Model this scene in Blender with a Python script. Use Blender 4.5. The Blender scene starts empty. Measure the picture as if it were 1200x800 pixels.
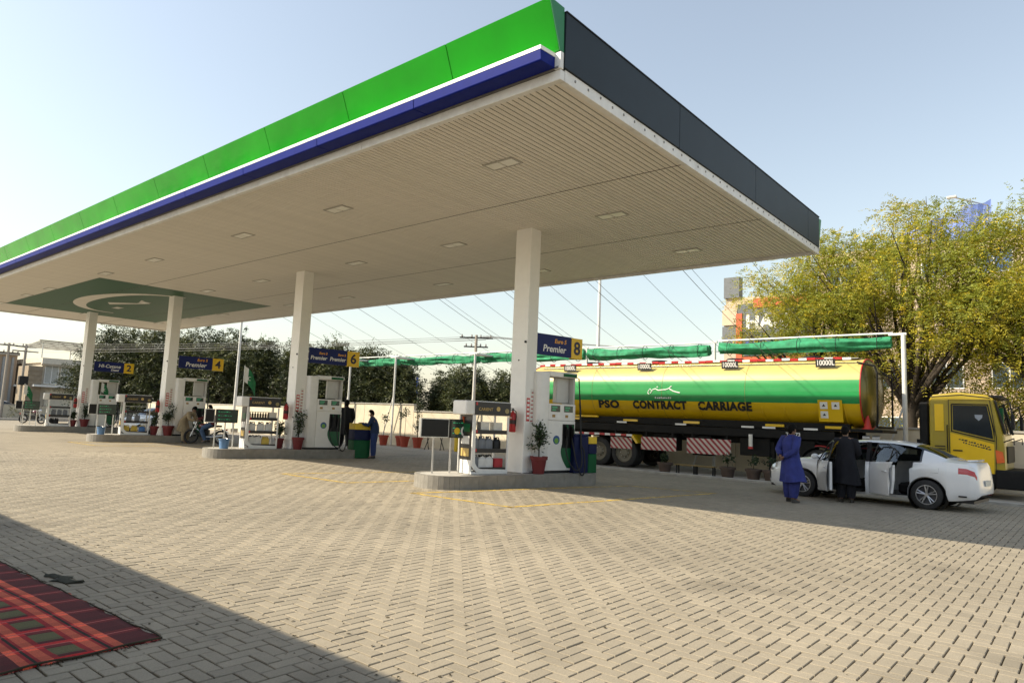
import bpy, bmesh, math, random
import numpy as np
from math import sin, cos, pi, radians
from mathutils import Vector, Matrix, Euler

random.seed(7)
rng = np.random.default_rng(7)
scene = bpy.context.scene
COL = scene.collection

# ------------------------------------------------------------------ camera
cam_data = bpy.data.cameras.new('camera')
cam = bpy.data.objects.new('camera', cam_data)
COL.objects.link(cam)
scene.camera = cam
cam_data.sensor_fit = 'HORIZONTAL'
cam_data.sensor_width = 36.0
cam_data.lens = 806.4 / 1200 * 36
cam_data.clip_start = 0.1
cam_data.clip_end = 3000
_yaw, _pit, _rol = 0.7054, 0.1135, 0.0411
_F = Vector((-sin(_yaw) * cos(_pit), cos(_yaw) * cos(_pit), sin(_pit)))
_R = Vector((cos(_yaw), sin(_yaw), 0))
_U = _R.cross(_F)
_R2 = _R * cos(_rol) + _U * sin(_rol)
_U2 = -_R * sin(_rol) + _U * cos(_rol)
_m = Matrix((_R2, _U2, -_F)).transposed().to_4x4()
_m.translation = Vector((5.535, -7.312, 1.563))
cam.matrix_world = _m
scene.render.resolution_x = 1024
scene.render.resolution_y = 682

# ------------------------------------------------------------------ light
KX, KY = 0.80, 0.883                      # metres of shadow per metre of height
SUN_EL = math.atan(1 / math.hypot(KX, KY))
SUN_AZ = math.atan2(-KX, -KY)             # clockwise from +Y
world = bpy.data.worlds.new('World')
scene.world = world
world.use_nodes = True
_nt = world.node_tree
_nt.nodes.clear()
_sky = _nt.nodes.new('ShaderNodeTexSky')
_sky.sky_type = 'NISHITA'
_sky.sun_disc = False
_sky.sun_elevation = SUN_EL
_sky.sun_rotation = SUN_AZ
_sky.altitude = 20
_sky.air_density = 1.55
_sky.dust_density = 1.3
_sky.ozone_density = 1.0
_bg = _nt.nodes.new('ShaderNodeBackground')
_bg.inputs['Strength'].default_value = 0.135
_out = _nt.nodes.new('ShaderNodeOutputWorld')
_hs = _nt.nodes.new('ShaderNodeHueSaturation')            # hazy, washed-out winter sky
_hs.inputs['Saturation'].default_value = 0.66
_nt.links.new(_sky.outputs[0], _hs.inputs['Color'])
_nt.links.new(_hs.outputs[0], _bg.inputs[0])
_nt.links.new(_bg.outputs[0], _out.inputs[0])
sun_data = bpy.data.lights.new('sun', 'SUN')
sun = bpy.data.objects.new('sun', sun_data)
COL.objects.link(sun)
sun_data.energy = 5.0
sun_data.angle = radians(0.55)
sun_data.color = (1.0, 0.885, 0.69)
sun.rotation_euler = Vector((KX, KY, -1)).to_track_quat('-Z', 'Y').to_euler()
sun.location = (-20, -20, 30)
scene.view_settings.view_transform = 'Standard'
scene.view_settings.look = 'None'
scene.view_settings.gamma = 1
scene.view_settings.exposure = 0.6
scene.view_settings.use_curve_mapping = False

# ------------------------------------------------------------------ materials
MATS = {}
def mat(name, col, rough=0.6, metal=0.0, var=0.10, scale=6.0, bump=0.0, bscale=40.0, coat=0.0,
        island=0.0, trans=0.0, spec=0.5, dirt=0.0, emit=0.0, alpha=1.0, bdist=0.02):
    """Principled material whose base colour varies with noise (and by mesh island)."""
    if name in MATS:
        return MATS[name]
    m = bpy.data.materials.new(name)
    m.use_nodes = True
    nt = m.node_tree
    N, L = nt.nodes, nt.links
    N.clear()
    out = N.new('ShaderNodeOutputMaterial')
    b = N.new('ShaderNodeBsdfPrincipled')
    b.inputs['Roughness'].default_value = rough
    b.inputs['Metallic'].default_value = metal
    b.inputs['Coat Weight'].default_value = coat
    b.inputs['Specular IOR Level'].default_value = spec
    b.inputs['Alpha'].default_value = alpha
    tc = N.new('ShaderNodeTexCoord')
    nz = N.new('ShaderNodeTexNoise')
    nz.inputs['Scale'].default_value = scale
    nz.inputs['Detail'].default_value = 4
    L.new(tc.outputs['Object'], nz.inputs['Vector'])
    mp = N.new('ShaderNodeMapRange')
    mp.inputs[1].default_value = 0.3
    mp.inputs[2].default_value = 0.7
    mp.inputs[3].default_value = 1 - var
    mp.inputs[4].default_value = 1 + var
    L.new(nz.outputs['Fac'], mp.inputs[0])
    fac = mp.outputs[0]
    if island > 0:
        gi = N.new('ShaderNodeNewGeometry')
        oi = N.new('ShaderNodeObjectInfo')
        ad = N.new('ShaderNodeMath'); ad.operation = 'ADD'
        L.new(gi.outputs['Random Per Island'], ad.inputs[0])
        L.new(oi.outputs['Random'], ad.inputs[1])
        fr = N.new('ShaderNodeMath'); fr.operation = 'FRACT'
        L.new(ad.outputs[0], fr.inputs[0])
        m2 = N.new('ShaderNodeMapRange')
        m2.inputs[3].default_value = 1 - island
        m2.inputs[4].default_value = 1 + island
        L.new(fr.outputs[0], m2.inputs[0])
        mu = N.new('ShaderNodeMath'); mu.operation = 'MULTIPLY'
        L.new(fac, mu.inputs[0]); L.new(m2.outputs[0], mu.inputs[1])
        fac = mu.outputs[0]
    sc = N.new('ShaderNodeVectorMath'); sc.operation = 'SCALE'
    sc.inputs[0].default_value = col[:3]
    L.new(fac, sc.inputs['Scale'])
    cout = sc.outputs[0]
    if dirt > 0:
        n3 = N.new('ShaderNodeTexNoise'); n3.inputs['Scale'].default_value = 1.7; n3.inputs['Detail'].default_value = 8
        n3.inputs['Roughness'].default_value = 0.7
        L.new(tc.outputs['Object'], n3.inputs['Vector'])
        m3 = N.new('ShaderNodeMapRange'); m3.inputs[1].default_value = 0.5; m3.inputs[2].default_value = 0.75
        m3.inputs[3].default_value = 0; m3.inputs[4].default_value = dirt
        L.new(n3.outputs['Fac'], m3.inputs[0])
        mx = N.new('ShaderNodeMix'); mx.data_type = 'RGBA'
        L.new(m3.outputs[0], mx.inputs['Factor'])
        L.new(cout, mx.inputs[6])
        mx.inputs[7].default_value = (0.16, 0.13, 0.09, 1)
        cout = mx.outputs[2]
    L.new(cout, b.inputs['Base Color'])
    if emit > 0:
        L.new(cout, b.inputs['Emission Color'])
        b.inputs['Emission Strength'].default_value = emit
    if bump > 0:
        n2 = N.new('ShaderNodeTexNoise'); n2.inputs['Scale'].default_value = bscale; n2.inputs['Detail'].default_value = 5
        L.new(tc.outputs['Object'], n2.inputs['Vector'])
        bp = N.new('ShaderNodeBump'); bp.inputs['Strength'].default_value = bump; bp.inputs['Distance'].default_value = bdist
        L.new(n2.outputs['Fac'], bp.inputs['Height'])
        L.new(bp.outputs[0], b.inputs['Normal'])
    if trans > 0:
        t = N.new('ShaderNodeBsdfTranslucent')
        L.new(cout, t.inputs['Color'])
        ms = N.new('ShaderNodeMixShader'); ms.inputs[0].default_value = trans
        L.new(b.outputs[0], ms.inputs[1]); L.new(t.outputs[0], ms.inputs[2])
        L.new(ms.outputs[0], out.inputs[0])
    else:
        L.new(b.outputs[0], out.inputs[0])
    MATS[name] = m
    return m

def glass_mat(name, tint=(0.55, 0.6, 0.6), rough=0.02, clear=0.5):
    if name in MATS:
        return MATS[name]
    m = bpy.data.materials.new(name); m.use_nodes = True
    N, L = m.node_tree.nodes, m.node_tree.links
    N.clear()
    out = N.new('ShaderNodeOutputMaterial')
    tr = N.new('ShaderNodeBsdfTransparent'); tr.inputs[0].default_value = (*tint, 1)
    gl = N.new('ShaderNodeBsdfGlossy'); gl.inputs['Roughness'].default_value = rough
    gl.inputs[0].default_value = (0.8, 0.85, 0.9, 1)
    fr = N.new('ShaderNodeFresnel'); fr.inputs[0].default_value = 1.5
    ad = N.new('ShaderNodeMath'); ad.operation = 'ADD'; ad.inputs[1].default_value = 0.04; ad.use_clamp = True
    L.new(fr.outputs[0], ad.inputs[0])
    ms = N.new('ShaderNodeMixShader')
    L.new(ad.outputs[0], ms.inputs[0]); L.new(tr.outputs[0], ms.inputs[1]); L.new(gl.outputs[0], ms.inputs[2])
    L.new(ms.outputs[0], out.inputs[0])
    MATS[name] = m
    return m

# ------------------------------------------------------------------ mesh builder
class MB:
    def __init__(self):
        self.v = []; self.f = []; self.m = []
        self.mi = 0
    def add(self, vs, fs):
        n = len(self.v)
        self.v.extend([tuple(x) for x in vs])
        for q in fs:
            self.f.append(tuple(i + n for i in q)); self.m.append(self.mi)
        return self
    def box(self, x0, x1, y0, y1, z0, z1, M=None):
        vs = [(x, y, z) for z in (z0, z1) for y in (y0, y1) for x in (x0, x1)]
        if M is not None: vs = [tuple(M @ Vector(p)) for p in vs]
        return self.add(vs, [(0, 2, 3, 1), (4, 5, 7, 6), (0, 1, 5, 4), (2, 6, 7, 3), (0, 4, 6, 2), (1, 3, 7, 5)])
    def cbox(self, c, s, M=None):
        return self.box(c[0]-s[0]/2, c[0]+s[0]/2, c[1]-s[1]/2, c[1]+s[1]/2, c[2]-s[2]/2, c[2]+s[2]/2, M)
    def frame(self, d):
        d = Vector(d).normalized()
        a = Vector((0, 0, 1)) if abs(d.z) < 0.9 else Vector((1, 0, 0))
        u = d.cross(a).normalized(); w = u.cross(d)
        return u, w
    def cyl(self, p0, p1, r0, r1=None, n=12, cap=True):
        r1 = r0 if r1 is None else r1
        p0 = Vector(p0); p1 = Vector(p1)
        u, w = self.frame(p1 - p0)
        vs = []
        for p, r in ((p0, r0), (p1, r1)):
            for i in range(n):
                a = 2 * pi * i / n
                vs.append(p + u * (r * cos(a)) + w * (r * sin(a)))
        fs = [(i, (i + 1) % n, n + (i + 1) % n, n + i) for i in range(n)]
        if cap:
            fs.append(tuple(reversed(range(n)))); fs.append(tuple(range(n, 2 * n)))
        return self.add(vs, fs)
    def tube(self, path, r, n=8, cap=True):
        P = [Vector(p) for p in path]
        R = r if hasattr(r, '__len__') else [r] * len(P)
        vs = []; u = None
        for k, p in enumerate(P):
            d = (P[min(k + 1, len(P) - 1)] - P[max(k - 1, 0)])
            if d.length < 1e-9: d = Vector((0, 0, 1))
            d.normalize()
            if u is None:
                u, w = self.frame(d)
            else:
                u = (u - d * u.dot(d)).normalized(); w = u.cross(d)
            for i in range(n):
                a = 2 * pi * i / n
                vs.append(p + u * (R[k] * cos(a)) + w * (R[k] * sin(a)))
        fs = []
        for k in range(len(P) - 1):
            for i in range(n):
                j = (i + 1) % n
                fs.append((k * n + i, k * n + j, (k + 1) * n + j, (k + 1) * n + i))
        if cap:
            fs.append(tuple(reversed(range(n)))); fs.append(tuple(range((len(P) - 1) * n, len(P) * n)))
        return self.add(vs, fs)
    def loft(self, rings, close=True, cap=True):
        n = len(rings[0]); vs = [p for r in rings for p in r]; fs = []
        for k in range(len(rings) - 1):
            for i in range(n if close else n - 1):
                j = (i + 1) % n
                fs.append((k * n + i, k * n + j, (k + 1) * n + j, (k + 1) * n + i))
        if cap and close:
            fs.append(tuple(reversed(range(n)))); fs.append(tuple(range((len(rings) - 1) * n, len(rings) * n)))
        return self.add(vs, fs)
    def lathe(self, prof, c=(0, 0, 0), n=20, axis='z', cap=True, sx=1, sy=1):
        rings = []
        for r, z in prof:
            ring = []
            for i in range(n):
                a = 2 * pi * i / n
                x, y = r * cos(a) * sx, r * sin(a) * sy
                p = {'z': (x, y, z), 'y': (x, z, -y), 'x': (z, x, y)}[axis]
                ring.append((p[0] + c[0], p[1] + c[1], p[2] + c[2]))
            rings.append(ring)
        return self.loft(rings, cap=cap)
    def prism(self, poly, a0, a1, axis='y'):
        """poly of 2-D points extruded along an axis: y -> (x,z), x -> (y,z), z -> (x,y)."""
        def P(p, a):
            return {'y': (p[0], a, p[1]), 'x': (a, p[0], p[1]), 'z': (p[0], p[1], a)}[axis]
        n = len(poly)
        vs = [P(p, a0) for p in poly] + [P(p, a1) for p in poly]
        fs = [(i, (i + 1) % n, n + (i + 1) % n, n + i) for i in range(n)]
        fs += [tuple(reversed(range(n))), tuple(range(n, 2 * n))]
        return self.add(vs, fs)
    def sphere(self, c, r, n=12, m=8, s=(1, 1, 1)):
        prof = [(max(1e-4, r * sin(pi * k / m)), -r * cos(pi * k / m)) for k in range(m + 1)]
        rings = [[(c[0] + q * cos(2*pi*i/n) * s[0], c[1] + q * sin(2*pi*i/n) * s[1], c[2] + z * s[2]) for i in range(n)] for q, z in prof]
        return self.loft(rings)
    def xform(self, M):
        self.v = [tuple(M @ Vector(p)) for p in self.v]
        return self
    def mesh(self, name, mats, smooth=None, bevel=0, seg=1, fixn=True):
        me = bpy.data.meshes.new(name)
        me.from_pydata(self.v, [], self.f)
        mats = mats if isinstance(mats, (list, tuple)) else [mats]
        for m in mats: me.materials.append(m)
        if len(mats) > 1: me.polygons.foreach_set('material_index', self.m)
        if fixn or bevel:
            bm = bmesh.new(); bm.from_mesh(me)
            if fixn: bmesh.ops.recalc_face_normals(bm, faces=bm.faces)
            if bevel:
                es = [e for e in bm.edges if len(e.link_faces) == 2 and e.calc_face_angle(0) > 0.6]
                bmesh.ops.bevel(bm, geom=es, offset=bevel, segments=seg, profile=0.5, affect='EDGES', clamp_overlap=True)
            bm.to_mesh(me); bm.free()
        if smooth is not None:
            me.polygons.foreach_set('use_smooth', [True] * len(me.polygons))
            me.set_sharp_from_angle(angle=radians(smooth))
        me.update()
        return me
    def build(self, name, mats, parent=None, smooth=None, bevel=0, seg=1, fixn=True, loc=None, rot=None):
        return link(name, self.mesh(name, mats, smooth, bevel, seg, fixn), parent, loc, rot)

def link(name, me, parent=None, loc=None, rot=None):
    o = bpy.data.objects.new(name, me)
    COL.objects.link(o)
    if parent is not None: o.parent = parent
    if loc is not None: o.location = loc
    if rot is not None: o.rotation_euler = rot
    return o

def tag(o, label=None, cat=None, group=None, kind=None):
    if label: o['label'] = label
    if cat: o['category'] = cat
    if group: o['group'] = group
    if kind: o['kind'] = kind
    return o

def empty(name, loc=(0, 0, 0), rz=0.0, label=None, cat=None, group=None):
    o = bpy.data.objects.new(name, None)
    o.empty_display_size = 0.2
    COL.objects.link(o)
    o.location = loc; o.rotation_euler = (0, 0, rz)
    return tag(o, label, cat, group)

def copy_tree(o, parent=None):
    c = o.copy(); COL.objects.link(c); c.parent = parent
    for ch in [x for x in KIDS.get(o.name, [])]:
        copy_tree(ch, c)
    return c
KIDS = {}
def index_kids():
    KIDS.clear()
    for o in bpy.data.objects:
        if o.parent: KIDS.setdefault(o.parent.name, []).append(o)

def text_mesh(s, size, depth=0.003, shear=0.0, spacing=1.0, align='LEFT', bold=0.0):
    cu = bpy.data.curves.new('lettering', 'FONT')
    cu.body = s; cu.size = size; cu.extrude = depth; cu.shear = shear
    cu.space_character = spacing; cu.align_x = align; cu.align_y = 'CENTER'; cu.offset = bold
    cu.resolution_u = 3
    ob = bpy.data.objects.new('lettering', cu)
    COL.objects.link(ob)
    dg = bpy.context.evaluated_depsgraph_get()
    me = bpy.data.meshes.new_from_object(ob.evaluated_get(dg))
    bpy.data.objects.remove(ob); bpy.data.curves.remove(cu)
    return me

def put_text(name, s, size, mtl, parent, loc, rot, **kw):
    me = text_mesh(s, size, **kw)
    me.materials.clear(); me.materials.append(mtl)
    return link(name, me, parent, loc, rot)

# colours used in many places
white_paint = mat('white_paint', (0.78, 0.77, 0.74), 0.4, var=0.05, dirt=0.12)
cream_metal = mat('cream_metal', (0.64, 0.60, 0.52), 0.45, var=0.03, island=0.05)
steel = mat('steel', (0.55, 0.55, 0.54), 0.35, metal=0.9, var=0.1)
dark_metal = mat('dark_metal', (0.014, 0.014, 0.015), 0.5, var=0.2, spec=.3)
black_plastic = mat('black_plastic', (0.006, 0.006, 0.007), 0.4, var=0.1, spec=.3)
rubber = mat('rubber', (0.018, 0.018, 0.018), 0.75, var=0.25, bump=0.2)
red_paint = mat('red_paint', (0.45, 0.02, 0.025), 0.35, var=0.08)
terracotta = mat('terracotta_red', (0.15, 0.014, 0.016), 0.6, var=0.15, dirt=0.15)
concrete = mat('concrete', (0.36, 0.34, 0.30), 0.85, var=0.14, scale=5, bump=0.25, dirt=0.25)
blue_plastic = mat('blue_plastic', (0.004, 0.009, 0.055), 0.5, var=0.1, spec=.25)
green_plastic = mat('green_plastic', (0.005, 0.095, 0.03), 0.5, var=0.1, spec=.25)
yellow_plastic = mat('yellow_plastic', (0.75, 0.50, 0.02), 0.45, var=0.06)
bark = mat('bark', (0.035, 0.026, 0.018), 0.9, var=0.3, bump=0.5)
soil = mat('soil', (0.06, 0.04, 0.025), 0.95, var=0.3)
plant_leaf = mat('plant_leaf', (0.030, 0.055, 0.018), 0.55, var=0.25, island=0.4, trans=0.25)
# ================================================================== setting
def sheet(name, x0, x1, y0, y1, z, m, kind='structure'):
    o = MB().add([(x0, y0, z), (x1, y0, z), (x1, y1, z), (x0, y1, z)], [(0, 1, 2, 3)]).build(name, m, fixn=False)
    return tag(o, kind=kind)

def paving_colour(nt, island):
    """weathered grey-buff concrete paver colour: patchy, stained, a little different stone by stone"""
    N, L = nt.nodes, nt.links
    tc = N.new('ShaderNodeTexCoord')
    ge = N.new('ShaderNodeNewGeometry')
    def noise(scale, detail, rough=0.6):
        n = N.new('ShaderNodeTexNoise'); n.inputs['Scale'].default_value = scale
        n.inputs['Detail'].default_value = detail; n.inputs['Roughness'].default_value = rough
        L.new(ge.outputs['Position'], n.inputs['Vector']); return n.outputs['Fac']
    def rng_(src, a, b, c, d):
        m = N.new('ShaderNodeMapRange')
        for i, v in enumerate((a, b, c, d)): m.inputs[i + 1].default_value = v
        L.new(src, m.inputs[0]); return m.outputs[0]
    def mul(a, b):
        m = N.new('ShaderNodeMath'); m.operation = 'MULTIPLY'
        L.new(a, m.inputs[0]); L.new(b, m.inputs[1]); return m.outputs[0]
    f = mul(rng_(noise(0.35, 5), 0.3, 0.7, 0.86, 1.12), rng_(noise(3.0, 6, 0.7), 0.3, 0.7, 0.92, 1.07))
    f = mul(f, rng_(noise(90, 3), 0.3, 0.7, 0.86, 1.12))
    f = mul(f, rng_(noise(1.1, 9, 0.75), 0.66, 0.74, 1.0, 0.62))
    f = mul(f, rng_(noise(0.13, 3), 0.35, 0.65, 0.90, 1.08))
    f = mul(f, rng_(noise(0.55, 4, 0.5), 0.60, 0.72, 1.0, 0.74))
    f = mul(f, rng_(noise(5.5, 2, 0.4), 0.70, 0.76, 1.0, 0.60))
    if island:
        oi = N.new('ShaderNodeObjectInfo')
        a = N.new('ShaderNodeMath'); a.operation = 'ADD'
        L.new(ge.outputs['Random Per Island'], a.inputs[0]); L.new(oi.outputs['Random'], a.inputs[1])
        fr = N.new('ShaderNodeMath'); fr.operation = 'FRACT'; L.new(a.outputs[0], fr.inputs[0])
        f = mul(f, rng_(fr.outputs[0], 0, 1, 0.92, 1.07))
    cr = N.new('ShaderNodeVectorMath'); cr.operation = 'SCALE'
    cr.inputs[0].default_value = (0.275, 0.237, 0.176)
    L.new(f, cr.inputs['Scale'])
    return cr.outputs[0], noise

def paver_material(name, island):
    m = bpy.data.materials.new(name); m.use_nodes = True
    nt = m.node_tree; b = nt.nodes['Principled BSDF']
    c, noise = paving_colour(nt, island)
    nt.links.new(c, b.inputs['Base Color'])
    b.inputs['Roughness'].default_value = 0.82
    bp = nt.nodes.new('ShaderNodeBump'); bp.inputs['Strength'].default_value = 0.3; bp.inputs['Distance'].default_value = 0.006
    nt.links.new(noise(60, 6), bp.inputs['Height']); nt.links.new(bp.outputs[0], b.inputs['Normal'])
    return m
M_paver = paver_material('paver', True)

def far_paving_material():
    """where single pavers are too small to tell apart: the same colour with the joints as fine relief"""
    m = bpy.data.materials.new('paver_far'); m.use_nodes = True
    nt = m.node_tree; N, L = nt.nodes, nt.links; b = N['Principled BSDF']
    c, noise = paving_colour(nt, False)
    ge = N.new('ShaderNodeNewGeometry')
    br = N.new('ShaderNodeTexBrick')
    br.inputs['Scale'].default_value = 1.0
    br.inputs['Brick Width'].default_value = 0.22; br.inputs['Row Height'].default_value = 0.11
    br.inputs['Mortar Size'].default_value = 0.006; br.inputs['Mortar Smooth'].default_value = 0.3
    br.inputs['Color1'].default_value = (0.93, 0.93, 0.93, 1); br.inputs['Color2'].default_value = (1.05, 1.05, 1.05, 1)
    br.inputs['Mortar'].default_value = (0.45, 0.41, 0.34, 1)
    sp = N.new('ShaderNodeSeparateXYZ'); L.new(ge.outputs['Position'], sp.inputs[0])
    cb = N.new('ShaderNodeCombineXYZ'); L.new(sp.outputs[1], cb.inputs[0]); L.new(sp.outputs[0], cb.inputs[1])
    L.new(cb.outputs[0], br.inputs['Vector'])
    mx = N.new('ShaderNodeMix'); mx.data_type = 'RGBA'; mx.blend_type = 'MULTIPLY'; mx.inputs['Factor'].default_value = 1
    L.new(c, mx.inputs[6]); L.new(br.outputs['Color'], mx.inputs[7])
    L.new(mx.outputs[2], b.inputs['Base Color'])
    b.inputs['Roughness'].default_value = 0.85
    return m
M_paver_far = far_paving_material()
M_sand = mat('joint_sand', (0.075, 0.06, 0.04), 0.95, var=0.3, scale=3)
M_dust = mat('dusty_ground', (0.36, 0.31, 0.23), 0.95, var=0.2, scale=0.3, bump=0.2)
M_asphalt = mat('asphalt', (0.075, 0.072, 0.068), 0.9, var=0.2, scale=2)

sheet('ground', -900, 700, -500, 900, -0.09, M_dust)
sheet('paving_bed', -58, 26, -30, 14.2, -0.026, M_sand)

# ---- block paving in herringbone; every stone real, the 300 nearest are single objects
W = 0.11
paving = empty('forecourt_paving'); tag(paving, kind='structure')
cx, cy = 5.535, -7.312
fwd = (-sin(_yaw), cos(_yaw))
T = 8                                    # cells in one tile (0.88 m)
TS = T * W
near_tiles, far_tiles = [], []
for ti in range(int(-58 / TS), int(26 / TS)):
    for tj in range(int(-30 / TS), int(20 / TS) + 1):
        mx_, my_ = (ti + .5) * TS - cx, (tj + .5) * TS - cy
        d = math.hypot(mx_, my_)
        along = mx_ * fwd[0] + my_ * fwd[1]
        ang = math.degrees(math.acos(max(-1, min(1, along / max(d, 1e-6)))))
        vis = d < 26 and (ang < 43 or (d < 6 and along > -1.2))
        vis = vis and (tj + 1) * TS < 14.1
        if vis or (tj + 1) * TS < 14.1: (near_tiles if vis else far_tiles).append((ti, tj))
bricks = []
for ti, tj in near_tiles:
    for a in range(T):
        for b_ in range(T):
            x, y = ti * T + a, tj * T + b_
            k = (x + y) % 4
            if k == 0: bricks.append((x + 1.0, y + 0.5, 0))
            elif k == 2: bricks.append((x + 0.5, y + 1.0, 1))
B = np.array(bricks, float); B[:, :2] *= W
dist = np.hypot(B[:, 0] - cx, B[:, 1] - cy)
rel = (B[:, :2] - (cx, cy)); alongv = rel @ np.array(fwd); side = rel @ np.array((cos(_yaw), sin(_yaw)))
inview = (np.abs(side) < alongv * 0.78) & (alongv * 0.40 > 1.38)
order = np.argsort(np.where(inview, dist, 1e9))
near_idx = order[:300]; rest_idx = order[300:]

def brick_template():
    hl, hw, bv = W - 0.0052, W / 2 - 0.0052, 0.004
    v = []
    for z, ins in ((-0.05, 0), (-bv, 0), (0, bv)):
        v += [(-hl + ins, -hw + ins, z), (hl - ins, -hw + ins, z), (hl - ins, hw - ins, z), (-hl + ins, hw - ins, z)]
    f = [(8, 9, 10, 11)]
    for r in (0, 4):
        for i in range(4):
            j = (i + 1) % 4
            f.append((r + i, r + j, r + 4 + j, r + 4 + i))
    return np.array(v), np.array(f)
BV, BF = brick_template()
me_brick = bpy.data.meshes.new('paver'); me_brick.from_pydata([tuple(x) for x in BV], [], [tuple(x) for x in BF])
me_brick.materials.append(M_paver)
for i in near_idx:
    x, y, o_ = B[i]
    o = bpy.data.objects.new('paver', me_brick); COL.objects.link(o); o.parent = paving
    o.location = (x + rng.normal(0, .0006), y + rng.normal(0, .0006), rng.normal(0, .0012))
    o.rotation_euler = (rng.normal(0, .006), rng.normal(0, .005), o_ * pi / 2 + rng.normal(0, .005))
n = len(rest_idx); Q = B[rest_idx]
P0 = np.repeat(BV[None], n, 0)
jit = rng.normal(0, 1, (n, 6))
ro = Q[:, 2] * pi / 2 + jit[:, 0] * .005
X = P0[:, :, 0] * np.cos(ro)[:, None] - P0[:, :, 1] * np.sin(ro)[:, None]
Y = P0[:, :, 0] * np.sin(ro)[:, None] + P0[:, :, 1] * np.cos(ro)[:, None]
Z = P0[:, :, 2] + X * (jit[:, 1] * .006)[:, None] + Y * (jit[:, 2] * .006)[:, None] + (jit[:, 3] * .0012)[:, None]
VV = np.stack([X + Q[:, 0:1], Y + Q[:, 1:2], Z], 2).reshape(-1, 3)
FF = (BF[None] + (np.arange(n) * len(BV))[:, None, None]).reshape(-1, 4)
me = bpy.data.meshes.new('pavers'); me.vertices.add(len(VV)); me.vertices.foreach_set('co', VV.ravel())
me.loops.add(FF.size); me.loops.foreach_set('vertex_index', FF.ravel())
me.polygons.add(len(FF)); me.polygons.foreach_set('loop_start', np.arange(0, FF.size, 4)); 
me.update(calc_edges=True); me.validate(); me.shade_flat()
me.materials.append(M_paver)
tag(link('pavers_beyond', me, paving), kind='stuff')
fb = MB()
for ti, tj in far_tiles:
    fb.add([(ti*TS, tj*TS, -.003), ((ti+1)*TS, tj*TS, -.003), ((ti+1)*TS, (tj+1)*TS, -.003), (ti*TS, (tj+1)*TS, -.003)], [(0, 1, 2, 3)])
tag(fb.build('distant_paving', M_paver_far, fixn=False), kind='structure')

# ---- painted yellow lines (worn)
def worn_yellow():
    m = mat('worn_yellow_paint', (0.62, 0.42, 0.07), 0.7, var=0.15, scale=8)
    nt = m.node_tree; N, L = nt.nodes, nt.links
    b = [n for n in N if n.type == 'BSDF_PRINCIPLED'][0]
    ge = N.new('ShaderNodeNewGeometry')
    nz = N.new('ShaderNodeTexNoise'); nz.inputs['Scale'].default_value = 5; nz.inputs['Detail'].default_value = 10; nz.inputs['Roughness'].default_value = 0.8
    L.new(ge.outputs['Position'], nz.inputs['Vector'])
    r = N.new('ShaderNodeMapRange'); r.inputs[1].default_value = 0.40; r.inputs[2].default_value = 0.55
    L.new(nz.outputs['Fac'], r.inputs[0]); L.new(r.outputs[0], b.inputs['Alpha'])
    return m
M_yel = worn_yellow()
def ground_line(pts, w, label=None):
    mb = MB()
    for (x0, y0), (x1, y1) in zip(pts[:-1], pts[1:]):
        d = Vector((x1 - x0, y1 - y0)); d.normalize(); nx, ny = -d.y * w / 2, d.x * w / 2
        ex, ey = d.x * w / 2, d.y * w / 2
        mb.add([(x0 - nx - ex, y0 - ny - ey, .004), (x1 - nx + ex, y1 - ny + ey, .004), (x1 + nx + ex, y1 + ny + ey, .004), (x0 + nx - ex, y0 + ny - ey, .004)], [(0, 1, 2, 3)])
    o = mb.build('painted_line', M_yel, fixn=False)
    return tag(o, kind='structure')
def bay(ix):
    a = [(-5.2, 2.35), (-2.63, 2.42), (-1.6, 8.87), (-3.75, 8.5)]
    for p, q in zip(a, a[1:] + a[:1]):
        ground_line([(p[0] + ix, p[1]), (q[0] + ix, q[1])], 0.12)
bay(0); bay(-10.06 + 5.2); bay(-20.1)

SZ = -0.062
# ---- kerb and planted strip along the far side, the boundary road on the far left
kb = MB()
o = MB().box(-9.6, 30, 13.50, 13.66, -0.08, 0.07).build('kerb', concrete, bevel=.015); tag(o, kind='structure')
o = MB().box(-60, 40, 13.64, 20.2, -0.5, SZ).build('side_strip', mat('strip_concrete', (0.30, 0.27, 0.22), .9, var=.18, scale=2, bump=.3, dirt=.3)); tag(o, kind='structure')
o = MB().box(-130, -58, -60, 200, -0.05, -0.01).build('street', M_asphalt); tag(o, kind='structure')
o = MB().box(-58.6, -58.0, -60, 40, -0.05, 0.12).build('street_kerb', concrete, bevel=.02); tag(o, kind='structure')
# ================================================================== canopy
CL, CW, HS, SOF = 40.36, 11.79, 6.328, 6.396
canopy = empty('filling_station_canopy', (0, 0, 0), 0, 'large flat station canopy with green fascia, cream slatted soffit and four white columns', 'canopy')
M_slat = mat('soffit_slat', (0.72, 0.68, 0.61), 0.5, var=0.03, island=0.04)
me_slat = MB().prism([(-.0465, .014), (-.0465, .003), (-.0435, 0), (.0435, 0), (.0465, .003), (.0465, .014)], .1, CW - .1).mesh('slat', M_slat)
PITCH = .115
nsl = int((CL - .3) / PITCH)
rest = MB()
for i in range(nsl):
    x = -.2 - i * PITCH
    if i < 300:
        link('slat', me_slat, canopy, (x, 0, SOF))
    else:
        rest.box(x - .0465, x + .0465, .1, CW - .1, SOF, SOF + .014)
tag(rest.build('slats_beyond', M_slat, canopy), kind='stuff')
MB().box(-CL + .1, -.1, .1, CW - .1, SOF + .022, SOF + .06).build('deck', mat('soffit_void', (0.05, 0.045, 0.04), .9), canopy)
MB().box(-CL + .05, -.05, .05, CW - .05, SOF + .5, 7.2).build('roof', mat('roof_sheet', (.3, .3, .3), .6), canopy)
for y in (4.02, 8.08):
    MB().box(-CL + .12, -.12, y - .011, y + .011, SOF - .003, SOF + .004).build('joint_strip', mat('joint_dark', (.09, .08, .065), .8), canopy)
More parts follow.
